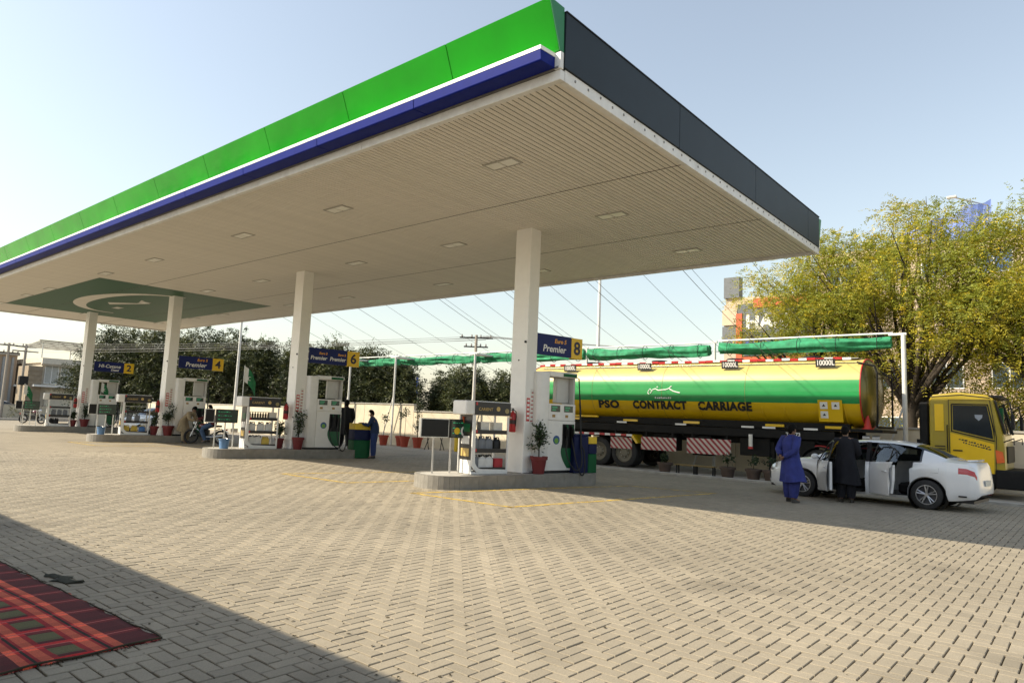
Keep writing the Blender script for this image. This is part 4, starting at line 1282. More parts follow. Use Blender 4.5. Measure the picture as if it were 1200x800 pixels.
for x0, x1, z0, z1 in ((-8.52, -7.60, .68, 1.10), (-7.22, -5.82, .70, 1.16), (-5.42, -3.83, .68, 1.20)):
    b_ = MB().box(x0 + 6.2, x1 + 6.2, -1.19, -1.165, z0, z1).build('striped_board', M_str, trailer, bevel=.006)
    MB().box(x0 + 6.35, x0 + 6.42, -1.16, -1.12, z0 + .1, 1.36).box(x1 + 6.0, x1 + 6.07, -1.16, -1.12, z0 + .1, 1.36).build('board_bracket', M_frame, b_)
for x in (-1.75, -2.85, -4.0):
    for s in (-1, 1):
        wheel_parts(trailer, x, s * 1.02, .54, .30, s, 'truck')
        if s < 0: wheel_parts(trailer, x, s * .68, .54, .30, s, 'truck')
    MB().cyl((x, -1, .54), (x, 1, .54), .07).build('axle', M_frame, trailer)
    MB().box(x - .35, x + .35, -.62, -.5, .75, 1.1).build('spring_hanger', M_frame, trailer)
MB().prism([(-4.7, 1.22), (-1.35, 1.22), (-1.12, .92), (-1.20, .90), (-1.42, 1.16), (-4.7, 1.16)], -1.24, -.55, 'y').build('mudguard', M_ty, trailer)
for k in range(14): MB().box(-4.65 + k * .235, -4.65 + k * .235 + .225, -1.262, -1.242, 1.15, 1.225).build('guard_stripe', (red_paint, white_paint)[k % 2], trailer)
MB().box(-4.9, -3.0, -1.05, -.95, 1.80, 1.88).build('hose_tube', M_ty, trailer, bevel=.03)
for x, w_ in ((-.6, .9), (.9, .7), (2.6, 1.0), (4.4, .6)):
    MB().box(x, x + w_, -1.0, -.55, .62 + .1 * (w_ > .8), 1.30).build('locker', M_frame, trailer, bevel=.02)
for s in (-1, 1):
    MB().box(3.55, 3.72, s * .85 - .09, s * .85 + .09, .25, 1.2).box(3.45, 3.82, s * .85 - .14, s * .85 + .14, .18, .25).build('landing_leg', M_frame, trailer)
lp = MB().box(2.98, 3.10, -1.22, -1.16, 1.02, 1.42).build('marker_lamp', mat('lamp_white', (.7, .68, .62), .3), trailer, bevel=.01)
MB().box(2.97, 3.11, -1.225, -1.165, .95, 1.015).build('marker_red', red_paint, lp)
for x in (-2.1, .3, 2.7, 3.4, 4.7): MB().box(x, x + .42, -1.13, -1.122, 1.63, 1.69).build('reflective_tape', white_paint, trailer)
put_text('lettering', 'T.1573', .16, white_paint, trailer, (4.15, -1.123, 1.47), (pi / 2, 0, 0), bold=.003)
# guard frame and red cone in front of the tank
MB().tube([(6.75, -.95, 1.8), (6.78, -.98, 2.2), (6.78, -.98, 3.4), (6.70, -.9, 3.62), (6.2, -.85, 3.75)], .03, 6).tube([(6.75, -.95, 1.8), (6.75, .95, 1.8)], .03, 6).tube([(6.78, .98, 1.8), (6.78, .98, 3.4), (6.2, .9, 3.75)], .03, 6).tube([(6.78, -.98, 3.4), (6.78, .98, 3.4)], .025, 6).build('guard_frame', M_frame, trailer)
cone = empty('traffic_cone', (.05, 16.46, 1.7275), 0, 'red cone standing on the front of the tanker frame', 'cone')
MB().lathe([(.17, 0), (.17, .03), (.12, .035), (.03, .46), (.02, .47), (.001, .47)], n=16).build('cone_body', mat('cone_red', (.5, .03, .02), .5), cone, smooth=40)
MB().lathe([(.088, .17), (.066, .28)], n=16, cap=False).build('cone_band', mat('cone_orange', (.8, .16, .03), .4), cone)
MB().box(5.9, 6.9, -1.0, 1.0, 1.63, 1.72).build('front_deck', M_frame, trailer)
for x in (6.35, 6.62):
    MB().cyl((x, -.9, 1.45), (x + .2, -.9, 1.45), .09, n=12).build('coupling', steel, trailer)

# ================================================================== tractor unit
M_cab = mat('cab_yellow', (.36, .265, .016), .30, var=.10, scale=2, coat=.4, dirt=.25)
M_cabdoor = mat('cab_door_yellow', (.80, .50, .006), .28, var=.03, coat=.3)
tractor = empty('truck_tractor', (-.22, 17.30, -.0625), 0, 'yellow truck tractor with a dark side window, coupled to the tanker', 'truck'); tractor.scale = (1.04,) * 3
# cab shell as a lofted box with rounded edges; x forward is +X
def cab_section(y):
    k = abs(y)
    return [(1.95, .80), (1.92, 1.5), (1.93, 2.62), (2.02, 2.80 - .04 * k), (2.6, 2.88 - .05 * k), (3.25, 2.82 - .05 * k), (3.42, 2.66), (3.62, 1.72), (3.66, 1.35), (3.66, .62), (3.30, .62), (3.28, .72), (2.35, .72), (2.33, .80)]
ys_ = (-1.16, -1.12, -.6, 0, .6, 1.12, 1.16)
rings = []
for y in ys_:
    ins = .045 if abs(y) > 1.15 else 0
    sec = cab_section(y)
    cxm = 2.8; czm = 1.75
    rings.append([(cxm + (x - cxm) * (1 - ins * .6), y, czm + (z - czm) * (1 - ins)) for x, z in sec])
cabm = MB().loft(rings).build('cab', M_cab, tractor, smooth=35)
# windscreen (front face) and side windows slightly proud
MB().prism([(3.44, 2.60), (3.635, 1.74), (3.645, 1.74), (3.45, 2.60)], -1.05, 1.05, 'y').build('windscreen', mat('dark_glass', (.02, .025, .03), .08, coat=.5), tractor)
for s in (-1, 1):
    y0, y1 = (-1.172, -1.162) if s < 0 else (1.162, 1.172)
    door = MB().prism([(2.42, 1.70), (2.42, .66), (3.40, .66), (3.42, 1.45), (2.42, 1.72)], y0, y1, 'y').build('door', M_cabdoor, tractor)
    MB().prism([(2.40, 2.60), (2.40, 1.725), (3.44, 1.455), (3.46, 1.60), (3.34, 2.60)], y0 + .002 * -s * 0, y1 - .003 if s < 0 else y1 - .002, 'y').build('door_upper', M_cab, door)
    wnd = MB().prism([(2.50, 2.47), (2.49, 1.80), (3.40, 1.58), (3.38, 1.8), (3.28, 2.47)], y0 - .003 if s < 0 else y0, y1 if s < 0 else y1 + .003, 'y').build('side_window', mat('dark_glass', (.02, .025, .03), .08), door, bevel=.003)
    ga = [(2.47, 2.50), (2.46, 1.76), (3.43, 1.53)]
    MB().tube([(x, (y0 if s < 0 else y1) - .004 * -s, z) for x, z in ga + [(3.42, 1.8), (3.30, 2.50), (2.47, 2.50)]], .018, 5).build('window_seal', black_plastic, door)
    if s < 0:
        MB().prism([(3.0, 2.22), (3.18, 2.22), (3.17, 2.14), (3.09, 2.06), (3.01, 2.14)], y0 - .0045, y0 - .0035, 'y').build('window_decal', mat('decal_grey', (.3, .33, .38), .5), door)
        for zz, nm in ((1.22, 'handle'), (.86, 'lower_handle')):
            MB().box(2.48, 2.70, y0 - .03, y0 - .001, zz, zz + .035).build(nm, black_plastic, door, bevel=.006)
        for rowi, (xa, xb, zz) in enumerate(((2.62, 3.34, 1.55), (2.72, 3.30, 1.46))):
            x = xa; tx = MB()
            while x < xb:
                w_ = random.uniform(.025, .07); dz = (x - xa) * -.27
                tx.box(x, x + w_, y0 - .003, y0 - .001, zz + dz - .022, zz + dz + random.uniform(.005, .025)); x += w_ + random.uniform(.012, .03)
            tag(tx.build('door_lettering', mat('letter_black', (.012, .012, .012), .5), door), kind='stuff')
        MB().box(3.02, 3.26, y0 - .003, y0 - .001, .80, .88).build('model_badge', black_plastic, door)
        # rear quarter panel relief and lamps
        MB().box(2.06, 2.28, -1.176, -1.163, 1.75, 2.50).build('quarter_panel', M_cabdoor, tractor, bevel=.02)
        MB().prism([(3.44, 1.30), (3.60, 1.25), (3.64, .98), (3.46, .95)], -1.19, -1.165, 'y').build('turn_lamp', mat('amber_lens', (.75, .13, .02), .2, coat=.5), tractor)
MB().box(3.42, 4.10, -1.22, 1.22, .28, .78).build('bumper', M_frame, tractor, bevel=.04, seg=2)
for s in (-1, 1):
    MB().lathe([(.10, 4.10), (.10, 4.12)], (0, s * .85, .52), 16, 'x').build('headlamp', M_head, tractor)
    MB().tube([(3.55, s * 1.15, 2.45), (3.80, s * 1.32, 2.55), (3.85, s * 1.36, 2.2)], .02, 6).build('mirror_arm', black_plastic, tractor)
    MB().cbox((3.86, s * 1.36, 2.05), (.08, .22, .40)).build('mirror', black_plastic, tractor, bevel=.02)
    MB().tube([(3.60, s * 1.12, 1.5), (3.86, s * 1.30, 1.62), (3.86, s * 1.30, 1.45)], .016, 6).build('lower_mirror_arm', black_plastic, tractor)
MB().box(3.45, 3.62, -1.02, -.80, 2.0, 2.42).build('windscreen_card', green_plastic, tractor)
MB().box(1.66, 1.90, -1.05, -.55, .95, 2.55).build('air_intake', M_frame, tractor, bevel=.04)
MB().cyl((1.74, -1.0, 1.0), (1.74, -1.0, 1.5), .16).build('air_tank', M_frame, tractor)
for s in (-1, 1): MB().box(-1.9, 3.4, s * .42 - .07, s * .42 + .07, .72, 1.0).build('frame_rail', M_frame, tractor)
MB().lathe([(.5, 1.02), (.5, 1.12), (.001, 1.14)], (-.35, 0, 0), 20).build('fifth_wheel', M_frame, tractor)
for x in (-1.05, .22):
    for s in (-1, 1):
        wheel_parts(tractor, x, s * .98, .52, .30, s, 'truck')
        MB().tube([(x + .62 * cos(a), s * .98, .54 + .62 * sin(a)) for a in np.linspace(.25, pi - .25, 13)], .02, 5).build('guard_edge', red_paint, tractor)
        MB().prism([(x + .60 * cos(a), .54 + .60 * sin(a)) for a in np.linspace(.25, pi - .25, 11)] + [(x + .57 * cos(a), .54 + .57 * sin(a)) for a in np.linspace(pi - .25, .25, 11)], s * .80, s * 1.16, 'y').build('mudguard', M_frame, tractor)
for s in (-1, 1): wheel_parts(tractor, 2.85, s * .98, .52, .30, s, 'truck')
MB().box(.95, 1.75, -1.15, -.5, .55, 1.05).build('fuel_tank', M_frame, tractor, bevel=.06, seg=2)

# seams, steps, vents and trim that break up the cab
M_gap = mat('panel_gap', (.02, .018, .012), .7)
for s in (-1, 1):
    y = s * 1.176
    MB().tube([(2.40, y, .66), (2.40, y, 2.62), (3.35, y, 2.62), (3.47, y, 1.62), (3.44, y, .66), (2.40, y, .66)], .009, 5).build('door_seam', M_gap, tractor)
    MB().tube([(1.96, s * 1.165, 2.70), (2.7, s * 1.168, 2.76), (3.36, s * 1.165, 2.68)], .012, 5).build('roof_seam', M_gap, tractor)
    for k in range(5): MB().box(2.05, 2.30, min(y, y - s * .01), max(y, y - s * .01) + .002, 1.02 + k * .075, 1.05 + k * .075).build('side_vent', M_gap, tractor)
    MB().prism([(2.40, .655), (3.44, .655), (3.46, .40), (3.30, .34), (2.42, .36)], min(s * 1.10, s * 1.19), max(s * 1.10, s * 1.19), 'y').build('step_panel', M_frame, tractor)
    for z in (.42, .56): MB().box(2.50, 2.90, min(s * 1.19, s * 1.23), max(s * 1.19, s * 1.23), z, z + .03).build('step', steel, tractor)
    MB().tube([(2.36, s * 1.19, 1.1), (2.36, s * 1.23, 1.12), (2.36, s * 1.23, 1.9), (2.36, s * 1.19, 1.92)], .014, 6).build('grab_handle', black_plastic, tractor)
    MB().tube([(3.45, s * 1.10, 2.62), (3.56, s * 1.10, 2.20), (3.66, s * 1.10, 1.72)], .035, 6).build('screen_pillar', M_gap, tractor)
MB().box(3.30, 3.62, -1.0, 1.0, 2.70, 2.76).build('sun_visor', black_plastic, tractor, bevel=.01)
for k, y in enumerate((-.55, .1)):
    MB().tube([(3.68, y, 1.72), (3.62, y + .2, 2.0), (3.55, y + .45, 2.2)], .010, 5).build('wiper', black_plastic, tractor)
MB().box(3.665, 3.70, -.95, .95, .95, 1.40).build('grille', M_gap, tractor, bevel=.02)
# weld seams and stains on the tank
for x in (-3.2, -.2, 2.85):
    MB().tube([p for p in tank_ring(x, 1.001, 60)] + [tank_ring(x, 1.001, 60)[0]], .006, 4, cap=False).build('weld_seam', mat('weld', (.30, .25, .07), .5), trailer)
for k, x in enumerate((-5.2, -4.6, -.7, .4, 4.9)):
    MB().tube([(x, -1.02, 1.50), (x + .2, -1.05, 1.25), (x + .6, -1.02, 1.18), (x + .9, -1.0, 1.45)], .022, 6).build('pipe', M_frame, trailer)
# ================================================================== people
M_skin = mat('skin', (.20, .105, .06), .5, var=.06)
M_hair = mat('hair', (.004, .0035, .003), .8, spec=.15)
M_shoe = mat('shoe', (.03, .025, .02), .5)
def skin_body(joints, edges, root):
    """one continuous figure grown from a skeleton of joints (name -> (pos, radius))"""
    names = list(joints)
    me = bpy.data.meshes.new('body')
    me.from_pydata([joints[n_][0] for n_ in names], [(names.index(a), names.index(b_)) for a, b_ in edges], [])
    ob = bpy.data.objects.new('body', me); COL.objects.link(ob)
    md = ob.modifiers.new('skin', 'SKIN'); md.use_smooth_shade = True
    for k, n_ in enumerate(names):
        sv = me.skin_vertices[0].data[k]
        rr = joints[n_][1]; sv.radius = (rr, rr) if not hasattr(rr, '__len__') else rr
        sv.use_root = (n_ == root)
    sb = ob.modifiers.new('sub', 'SUBSURF'); sb.levels = 1; sb.render_levels = 1
    dg = bpy.context.evaluated_depsgraph_get()
    out = bpy.data.meshes.new_from_object(ob.evaluated_get(dg))
    bpy.data.objects.remove(ob)
    return out
def ell(c, rx, ry, n=16, yaw=0):
    return [(c[0] + rx * cos(2*pi*i/n) * cos(yaw) - ry * sin(2*pi*i/n) * sin(yaw), c[1] + rx * cos(2*pi*i/n) * sin(yaw) + ry * sin(2*pi*i/n) * cos(yaw), c[2]) for i in range(n)]
def lerp(a, b_, t): return tuple(a[k] + (b_[k] - a[k]) * t for k in range(3))
def person(loc, rz, label, J, top, bottom, style='kameez', hem=.42, hem_push=(0, 0), name='person', face=True):
    """local frame: the figure faces +x, left is +y.  J overrides joint positions."""
    P = dict(pelvis=(0, 0, .95), waist=(0, 0, 1.10), chest=(.0, 0, 1.30), neck=(0, 0, 1.47), head=(.02, 0, 1.60),
             shl=(0, .19, 1.41), shr=(0, -.19, 1.41), ell=(-.02, .25, 1.13), elr=(-.02, -.25, 1.13), wrl=(.06, .26, .88), wrr=(.06, -.26, .88),
             hil=(0, .09, .90), hir=(0, -.09, .90), knl=(.02, .10, .49), knr=(.02, -.10, .49), anl=(0, .10, .09), anr=(0, -.10, .09))
    P.update(J or {})
    r = empty(name, loc, rz, label, 'person')
    jt = {}
    rad = dict(pelvis=.135, waist=.125, chest=.15, neck=.055, shl=.07, shr=.07, ell=.043, elr=.043, wrl=.028, wrr=.028, hil=.085, hir=.085, knl=.056, knr=.056, anl=.036, anr=.036)
    for k, v in rad.items(): jt[k] = (P[k], v)
    hd = Vector(P['head']); nk = Vector(P['neck'])
    jt['skull'] = (tuple(hd + Vector((-.01, 0, .04))), (.088, .10)); jt['chin'] = (tuple(nk.lerp(hd, .45)), .062)
    E_ = [('pelvis', 'waist'), ('waist', 'chest'), ('chest', 'neck'), ('neck', 'chin'), ('chin', 'skull'), ('chest', 'shl'), ('chest', 'shr'), ('pelvis', 'hil'), ('pelvis', 'hir')]
    for s, sg in (('l', 1), ('r', -1)):
        E_ += [('sh' + s, 'el' + s), ('el' + s, 'wr' + s), ('hi' + s, 'kn' + s), ('kn' + s, 'an' + s)]
        w_ = Vector(P['wr' + s]); e_ = Vector(P['el' + s]); d = (w_ - e_).normalized()
        sd = d.cross(Vector((0, 0, 1)));  sd = sd.normalized() if sd.length > .1 else Vector((0, 1, 0))
        up = sd.cross(d)
        palm = w_ + d * .07; jt['palm' + s] = (tuple(palm), (.024, .034)); E_.append(('wr' + s, 'palm' + s))
        for q in range(4):
            b0 = palm + sd * (.027 - .018 * q) + d * .02; L_ = (.045, .055, .05, .038)[q]
            k1, k2 = 'f%d%s1' % (q, s), 'f%d%s2' % (q, s)
            jt[k1] = (tuple(b0 + d * L_ * .6 - up * .006), .0085); jt[k2] = (tuple(b0 + d * L_ * 1.15 - up * .026), .0075)
            E_ += [('palm' + s, k1), (k1, k2)]
        t1 = w_ + d * .03 + sd * .035 * sg
        jt['t1' + s] = (tuple(t1), .011); jt['t2' + s] = (tuple(t1 + d * .045 + sd * .015 * sg), .009)
        E_ += [('wr' + s, 't1' + s), ('t1' + s, 't2' + s)]
        an = Vector(P['an' + s]); kn = Vector(P['kn' + s])
        jt['heel' + s] = (tuple(an + Vector((-.03, 0, -.055))), .032); jt['toe' + s] = (tuple(an + Vector((.15, sg * .03, -.06))), .028)
        E_ += [('an' + s, 'heel' + s), ('an' + s, 'toe' + s)]
    me = skin_body(jt, E_, 'pelvis'); me.materials.clear(); me.materials.append(M_skin)
    me.polygons.foreach_set('use_smooth', [True] * len(me.polygons))
    body = link('body', me, r)
    # head details
    fw = Vector((1, 0, 0)); fwv = (hd - nk).normalized(); fw = (fw - fwv * fw.dot(fwv)).normalized(); sd = fwv.cross(fw)
    hc = hd + Vector((-.01, 0, .035))
    hb = MB()
    for k in range(7):
        a = k / 6
        for_ = None
    cap = MB().sphere((0, 0, 0), 1, 16, 10)
    vs = []
    for v in cap.v:
        p = hc + fw * (v[0] * .104 - .014) + sd * (v[1] * .089) + fwv * (v[2] * .128 + .008)
        vs.append(p)
    def cen(f, q): return sum(cap.v[i][q] for i in f) / len(f)
    keep = [f for f in cap.f if not (cen(f, 0) > .30 and cen(f, 2) < .50) and cen(f, 2) > (-.95 if cen(f, 0) < -.2 else -.35)]
    MB().add(vs, keep).build('hair', M_hair, r, smooth=60, fixn=False)
    if face:
        nb_ = hc + fw * .098 + fwv * -.02
        MB().loft([[tuple(nb_ + sd * sx_ * .012 + fwv * sz) for sx_, sz in ((-1, -.022), (1, -.022), (.4, .02), (-.4, .02))], [tuple(nb_ + fw * .022 + fwv * -.012 + sd * sx_ * .005 + fwv * sz * .3) for sx_, sz in ((-1, -.022), (1, -.022), (.4, .02), (-.4, .02))]]).build('nose', M_skin, r)
        for s in (-1, 1):
            MB().sphere(hc + fw * .086 + sd * (.034 * s) + fwv * .006, .011, 8, 6).build('eye', M_hair, r)
            MB().sphere(hc + sd * (.094 * s) + fwv * -.01 + fw * .0, .028, 8, 6, (.6, .4, 1)).build('ear', M_skin, r)
        MB().cbox(hc + fw * .088 + fwv * -.058, (.008, .045, .01)).build('mouth', mat('lip', (.14, .05, .04), .5), r)
    # trousers
    pel = Vector(P['pelvis'])
    tb = MB()
    wide = 1.55 if style == 'kameez' else 1.12
    for s, sg in (('l', 1), ('r', -1)):
        h, k_, a = P['hi' + s], P['kn' + s], P['an' + s]
        pts = [lerp(h, tuple(pel), .3), lerp(h, k_, .35), lerp(h, k_, .8), lerp(k_, a, .15), lerp(k_, a, .6), lerp(k_, a, .97)]
        tb.tube(pts, [.125, .105 * wide ** .5, .085 * wide, .080 * wide, .072 * wide, .055 * wide], 12)
    tb.build('trousers', bottom, r, smooth=60)
    for s in ('l', 'r'):
        a = P['an' + s]; sg = 1 if s == 'l' else -1
        MB().loft([ell((a[0] - .01, a[1], a[2] - .088), .05, .045, 10), [(a[0] + .06 + .115 * cos(t), a[1] + sg * .012 + .05 * sin(t), a[2] - .085) for t in np.linspace(0, 2 * pi, 10, endpoint=False)], [(a[0] + .055 + .11 * cos(t), a[1] + sg * .012 + .048 * sin(t), a[2] - .05) for t in np.linspace(0, 2 * pi, 10, endpoint=False)], [(a[0] + .0 + .055 * cos(t), a[1] + .042 * sin(t), a[2] - .005) for t in np.linspace(0, 2 * pi, 10, endpoint=False)]]).build('shoe', M_shoe, r, smooth=50)
    # shirt or long kameez
    ch, wa, nk_ = Vector(P['chest']), Vector(P['waist']), Vector(P['neck'])
    ax = (nk_ - wa).normalized()
    rings = []
    ph = random.uniform(0, 6)
    def ring(c, rx, ry):
        q = ell(c, rx, ry, 32); amp = max(0.0, min(.085, (pel.z + .12 - c[2]) * .16)) if style == 'kameez' else .012
        q = [(c[0] + (p[0] - c[0]) * (1 + amp * sin(6 * 2 * pi * i / 32 + ph) + amp * .6 * sin(9 * 2 * pi * i / 32 + ph * 2)), c[1] + (p[1] - c[1]) * (1 + amp * sin(6 * 2 * pi * i / 32 + ph) + amp * .6 * sin(9 * 2 * pi * i / 32 + ph * 2)), p[2] + (.02 * sin(2 * pi * i / 32 * 2 + ph) if amp > .06 else 0)) for i, p in enumerate(q)]
        rings.append(q)
    if style == 'kameez':
        zb = hem; hx, hy = hem_push
        ring((pel.x + hx, pel.y + hy, zb), .24, .31)
        ring((pel.x + hx * .8, pel.y + hy * .8, zb + .02), .235, .305)
        ring((pel.x + hx * .45, pel.y + hy * .45, (zb + pel.z) / 2), .205, .265)
        ring((pel.x, pel.y, pel.z), .175, .225)
    else:
        ring((pel.x, pel.y, pel.z - .06), .165, .20)
        ring((pel.x, pel.y, pel.z + .04), .16, .195)
    ring(tuple(wa), .155, .195); ring(tuple(wa.lerp(ch, .6)), .16, .205); ring(tuple(ch + ax * .04), .15, .215); ring(tuple(ch.lerp(nk_, .62)), .135, .205); ring(tuple(ch.lerp(nk_, .88)), .105, .140); ring(tuple(nk_ + ax * .015), .080, .084); ring(tuple(nk_ + ax * .04), .070, .074)
    tp = MB().loft(rings)
    gar = tp.build('kameez' if style == 'kameez' else 'shirt', top, r, smooth=60)
    sl = 1.25 if style == 'kameez' else 1.0
    for s in ('l', 'r'):
        a, e, w_ = P['sh' + s], P['el' + s], P['wr' + s]
        inner = lerp(tuple(ch + ax * .07), a, .65)
        MB().tube([inner, a, lerp(a, e, .5), e, lerp(e, w_, .5), lerp(e, w_, .96)], [.085, .088, .072 * sl, .062 * sl, .054 * sl, .046 * sl], 12).build('sleeve', top, gar, smooth=70)
    return r
royal = mat('cloth_royal_blue', (.024, .034, .185), .85, var=.18, scale=9, bump=.8, bscale=11)
royal2 = mat('cloth_royal_dark', (.019, .027, .15), .85, var=.18, scale=9, bump=.8, bscale=11)
blackc = mat('cloth_black', (.006, .006, .010), .9, var=.2, scale=9, bump=.8, bscale=11)
navy = mat('cloth_navy', (.014, .030, .085), .85, var=.15, scale=9, bump=.8, bscale=11)
tan = mat('cloth_tan', (.30, .24, .15), .9, var=.12, scale=9, bump=.8, bscale=11)
jeans = mat('cloth_jeans', (.05, .09, .17), .9, var=.15)
maroon = mat('cloth_maroon', (.09, .012, .015), .9, var=.15)
# man in blue, back half turned, one hand behind him
person((.24, 8.74, 0), radians(62), 'man in royal blue shalwar kameez standing behind the white sedan front wheel', dict(head=(.05, -.01, 1.575), neck=(.02, 0, 1.455), ell=(-.10, .27, 1.15), wrl=(-.20, .10, 1.02), elr=(-.12, -.25, 1.14), wrr=(-.21, -.03, 1.00), anl=(.03, .11, .09), anr=(-.05, -.12, .09)), royal, royal2, hem=.46, hem_push=(.02, -.07))
person((1.05, 10.05, 0), radians(95), 'man in black shalwar kameez standing at the open front door of the sedan', dict(head=(.13, .02, 1.59), neck=(.08, .01, 1.47), chest=(.05, 0, 1.30), shl=(.06, .19, 1.40), shr=(.06, -.19, 1.40), ell=(.10, .30, 1.18), wrl=(.34, .30, 1.12), elr=(.05, -.26, 1.13), wrr=(.25, -.16, 1.05)), blackc, blackc, hem=.42)
person(isl(1, 2.06, -.35), radians(150), 'man in black shalwar kameez standing by the second dispenser', dict(anl=(.12, .16, .09), anr=(-.12, -.13, .09), knl=(.10, .13, .49), knr=(-.04, -.12, .49), wrl=(.16, .22, .95), wrr=(.16, -.22, .95)), blackc, blackc, hem=.50)
person((-14.25, 8.54, 0), math.atan2(-.65, -.76), 'attendant in a blue uniform leaning towards the green and yellow bin', dict(head=(.17, 0, 1.56), neck=(.10, 0, 1.44), chest=(.06, 0, 1.28), shl=(.08, .19, 1.38), shr=(.08, -.19, 1.38), ell=(.20, .24, 1.16), elr=(.20, -.24, 1.16), wrl=(.42, .20, 1.22), wrr=(.42, -.18, 1.22)), navy, mat('cloth_blue_trouser', (.02, .04, .14), .85), 'shirt')
IMG_L = math.atan2(-.648, -.762)
person((-24.62, 6.55, 0), IMG_L + pi - .15, 'man in tan clothes bending over the motorcycle at the pump', dict(pelvis=(-.12, 0, .93), waist=(-.04, 0, 1.07), chest=(.14, 0, 1.22), neck=(.27, 0, 1.33), head=(.36, 0, 1.43), shl=(.20, .19, 1.29), shr=(.20, -.19, 1.29), ell=(.30, .24, 1.04), elr=(.30, -.24, 1.04), wrl=(.50, .18, .98), wrr=(.50, -.16, .98), hil=(-.12, .09, .88), hir=(-.12, -.09, .88)), tan, tan, hem=.5)
# motorcycles
def make_bike(label, group):
    r = empty('motorcycle', (0, 0, 0), 0, label, 'motorcycle', group)
    M_b = mat('bike_black', (.015, .013, .014), .35, coat=.4); M_tankred = mat('bike_tank', (.10, .01, .012), .25, coat=.5)
    for x in (.62, -.62):
        w = MB().lathe([(.225, -.04), (.27, -.055), (.30, -.035), (.31, 0), (.30, .035), (.27, .055), (.225, .04)], n=30, axis='y', cap=False).build('wheel', rubber, r, smooth=40, loc=(x, 0, .31))
        MB().lathe([(.228, -.035), (.215, 0), (.228, .035)], n=30, axis='y', cap=False).build('rim', dark_metal, w)
        sp = MB()
        for k in range(9):
            a = 2 * pi * k / 9; sp.cyl((.03 * cos(a + .4), .02 * (-1) ** k, .03 * sin(a + .4)), (.24 * cos(a), 0, .24 * sin(a)), .004, n=4)
        sp.cyl((0, -.06, 0), (0, .06, 0), .04); sp.build('spokes', dark_metal, w)
    MB().tube([(.62, .09, .31), (.50, .08, .62), (.40, .07, .95)], .022, 7).build('fork', steel, r)
    MB().tube([(.62, -.09, .31), (.50, -.08, .62), (.40, -.07, .95)], .022, 7).build('fork', steel, r)
    MB().tube([(.40, 0, .90), (.05, 0, .40), (-.15, 0, .36), (-.62, 0, .31)], .025, 7).tube([(.38, 0, .82), (-.1, 0, .72), (-.55, 0, .70), (-.15, 0, .36)], .022, 7).build('frame', M_b, r)
    MB().loft([ell((.30, 0, .70), .02, .08, 12), ell((.15, 0, .74), .20, .12, 12), ell((.14, 0, .82), .20, .12, 12), ell((.12, 0, .88), .12, .07, 12)]).build('fuel_tank', M_tankred, r, smooth=50)
    MB().box(-.62, .0, -.12, .12, .74, .82).build('seat', black_plastic, r, bevel=.03, seg=2)
    MB().cbox((.08, 0, .46), (.40, .26, .32)).cbox((.16, 0, .62), (.14, .14, .16)).build('engine', dark_metal, r, bevel=.03)
    MB().tube([(.18, .12, .50), (.05, .16, .32), (-.3, .17, .32), (-.75, .18, .38)], [.02, .022, .035, .04], 8).build('exhaust', steel, r)
    MB().tube([(.36, .34, 1.02), (.40, .2, 1.04), (.40, 0, .98), (.40, -.2, 1.04), (.36, -.34, 1.02)], .014, 6).build('handlebar', M_b, r)
    MB().sphere((.50, 0, .88), .09, 12, 8).build('headlight', M_head, r, smooth=50)
    MB().prism([(.30, .56), (.42, .66), (.62, .68), (.80, .60), (.80, .585), (.62, .66), (.44, .64), (.32, .55)], -.06, .06, 'y').build('front_mudguard', M_b, r)
    MB().prism([(-.35, .62), (-.62, .68), (-.92, .52), (-.92, .50), (-.62, .65), (-.36, .60)], -.07, .07, 'y').build('rear_mudguard', M_b, r)
    MB().cbox((-.84, 0, .64), (.05, .12, .08)).build('tail_light', M_tail, r)
    for s in (-1, 1):
        m_ = MB().tube([(.36, s * .3, 1.02), (.34, s * .32, 1.16)], .006, 5).build('mirror_stalk', M_b, r)
        MB().sphere((.34, s * .33, 1.20), .05, 8, 6, (.4, 1, .8)).build('mirror', M_b, m_)
    return r
bike = make_bike('black motorcycle stopped at the third pump with its rider', 'motorcycles on the forecourt')
bike.location = (-23.75, 7.05, 0); bike.rotation_euler.z = IMG_L + .08
index_kids()
b2 = copy_tree(bike); b2['label'] = 'motorcycle parked near the farthest island by the street'
b2.location = (-49.5, 7.6, 0); b2.rotation_euler.z = IMG_L + pi
person((-23.75, 7.05, 0), IMG_L + .08, 'rider in blue jeans sitting on the motorcycle at the third pump', dict(pelvis=(-.25, 0, .90), waist=(-.22, 0, 1.05), chest=(-.15, 0, 1.24), neck=(-.10, 0, 1.40), head=(-.06, 0, 1.52), shl=(-.12, .19, 1.34), shr=(-.12, -.19, 1.34), ell=(.06, .28, 1.12), elr=(.06, -.28, 1.12), wrl=(.28, .32, 1.06), wrr=(.28, -.32, 1.06), hil=(-.22, .10, .86), hir=(-.22, -.10, .86), knl=(.16, .20, .64), knr=(.16, -.20, .64), anl=(-.06, .22, .16), anr=(-.06, -.22, .16)), maroon, jeans, 'shirt')

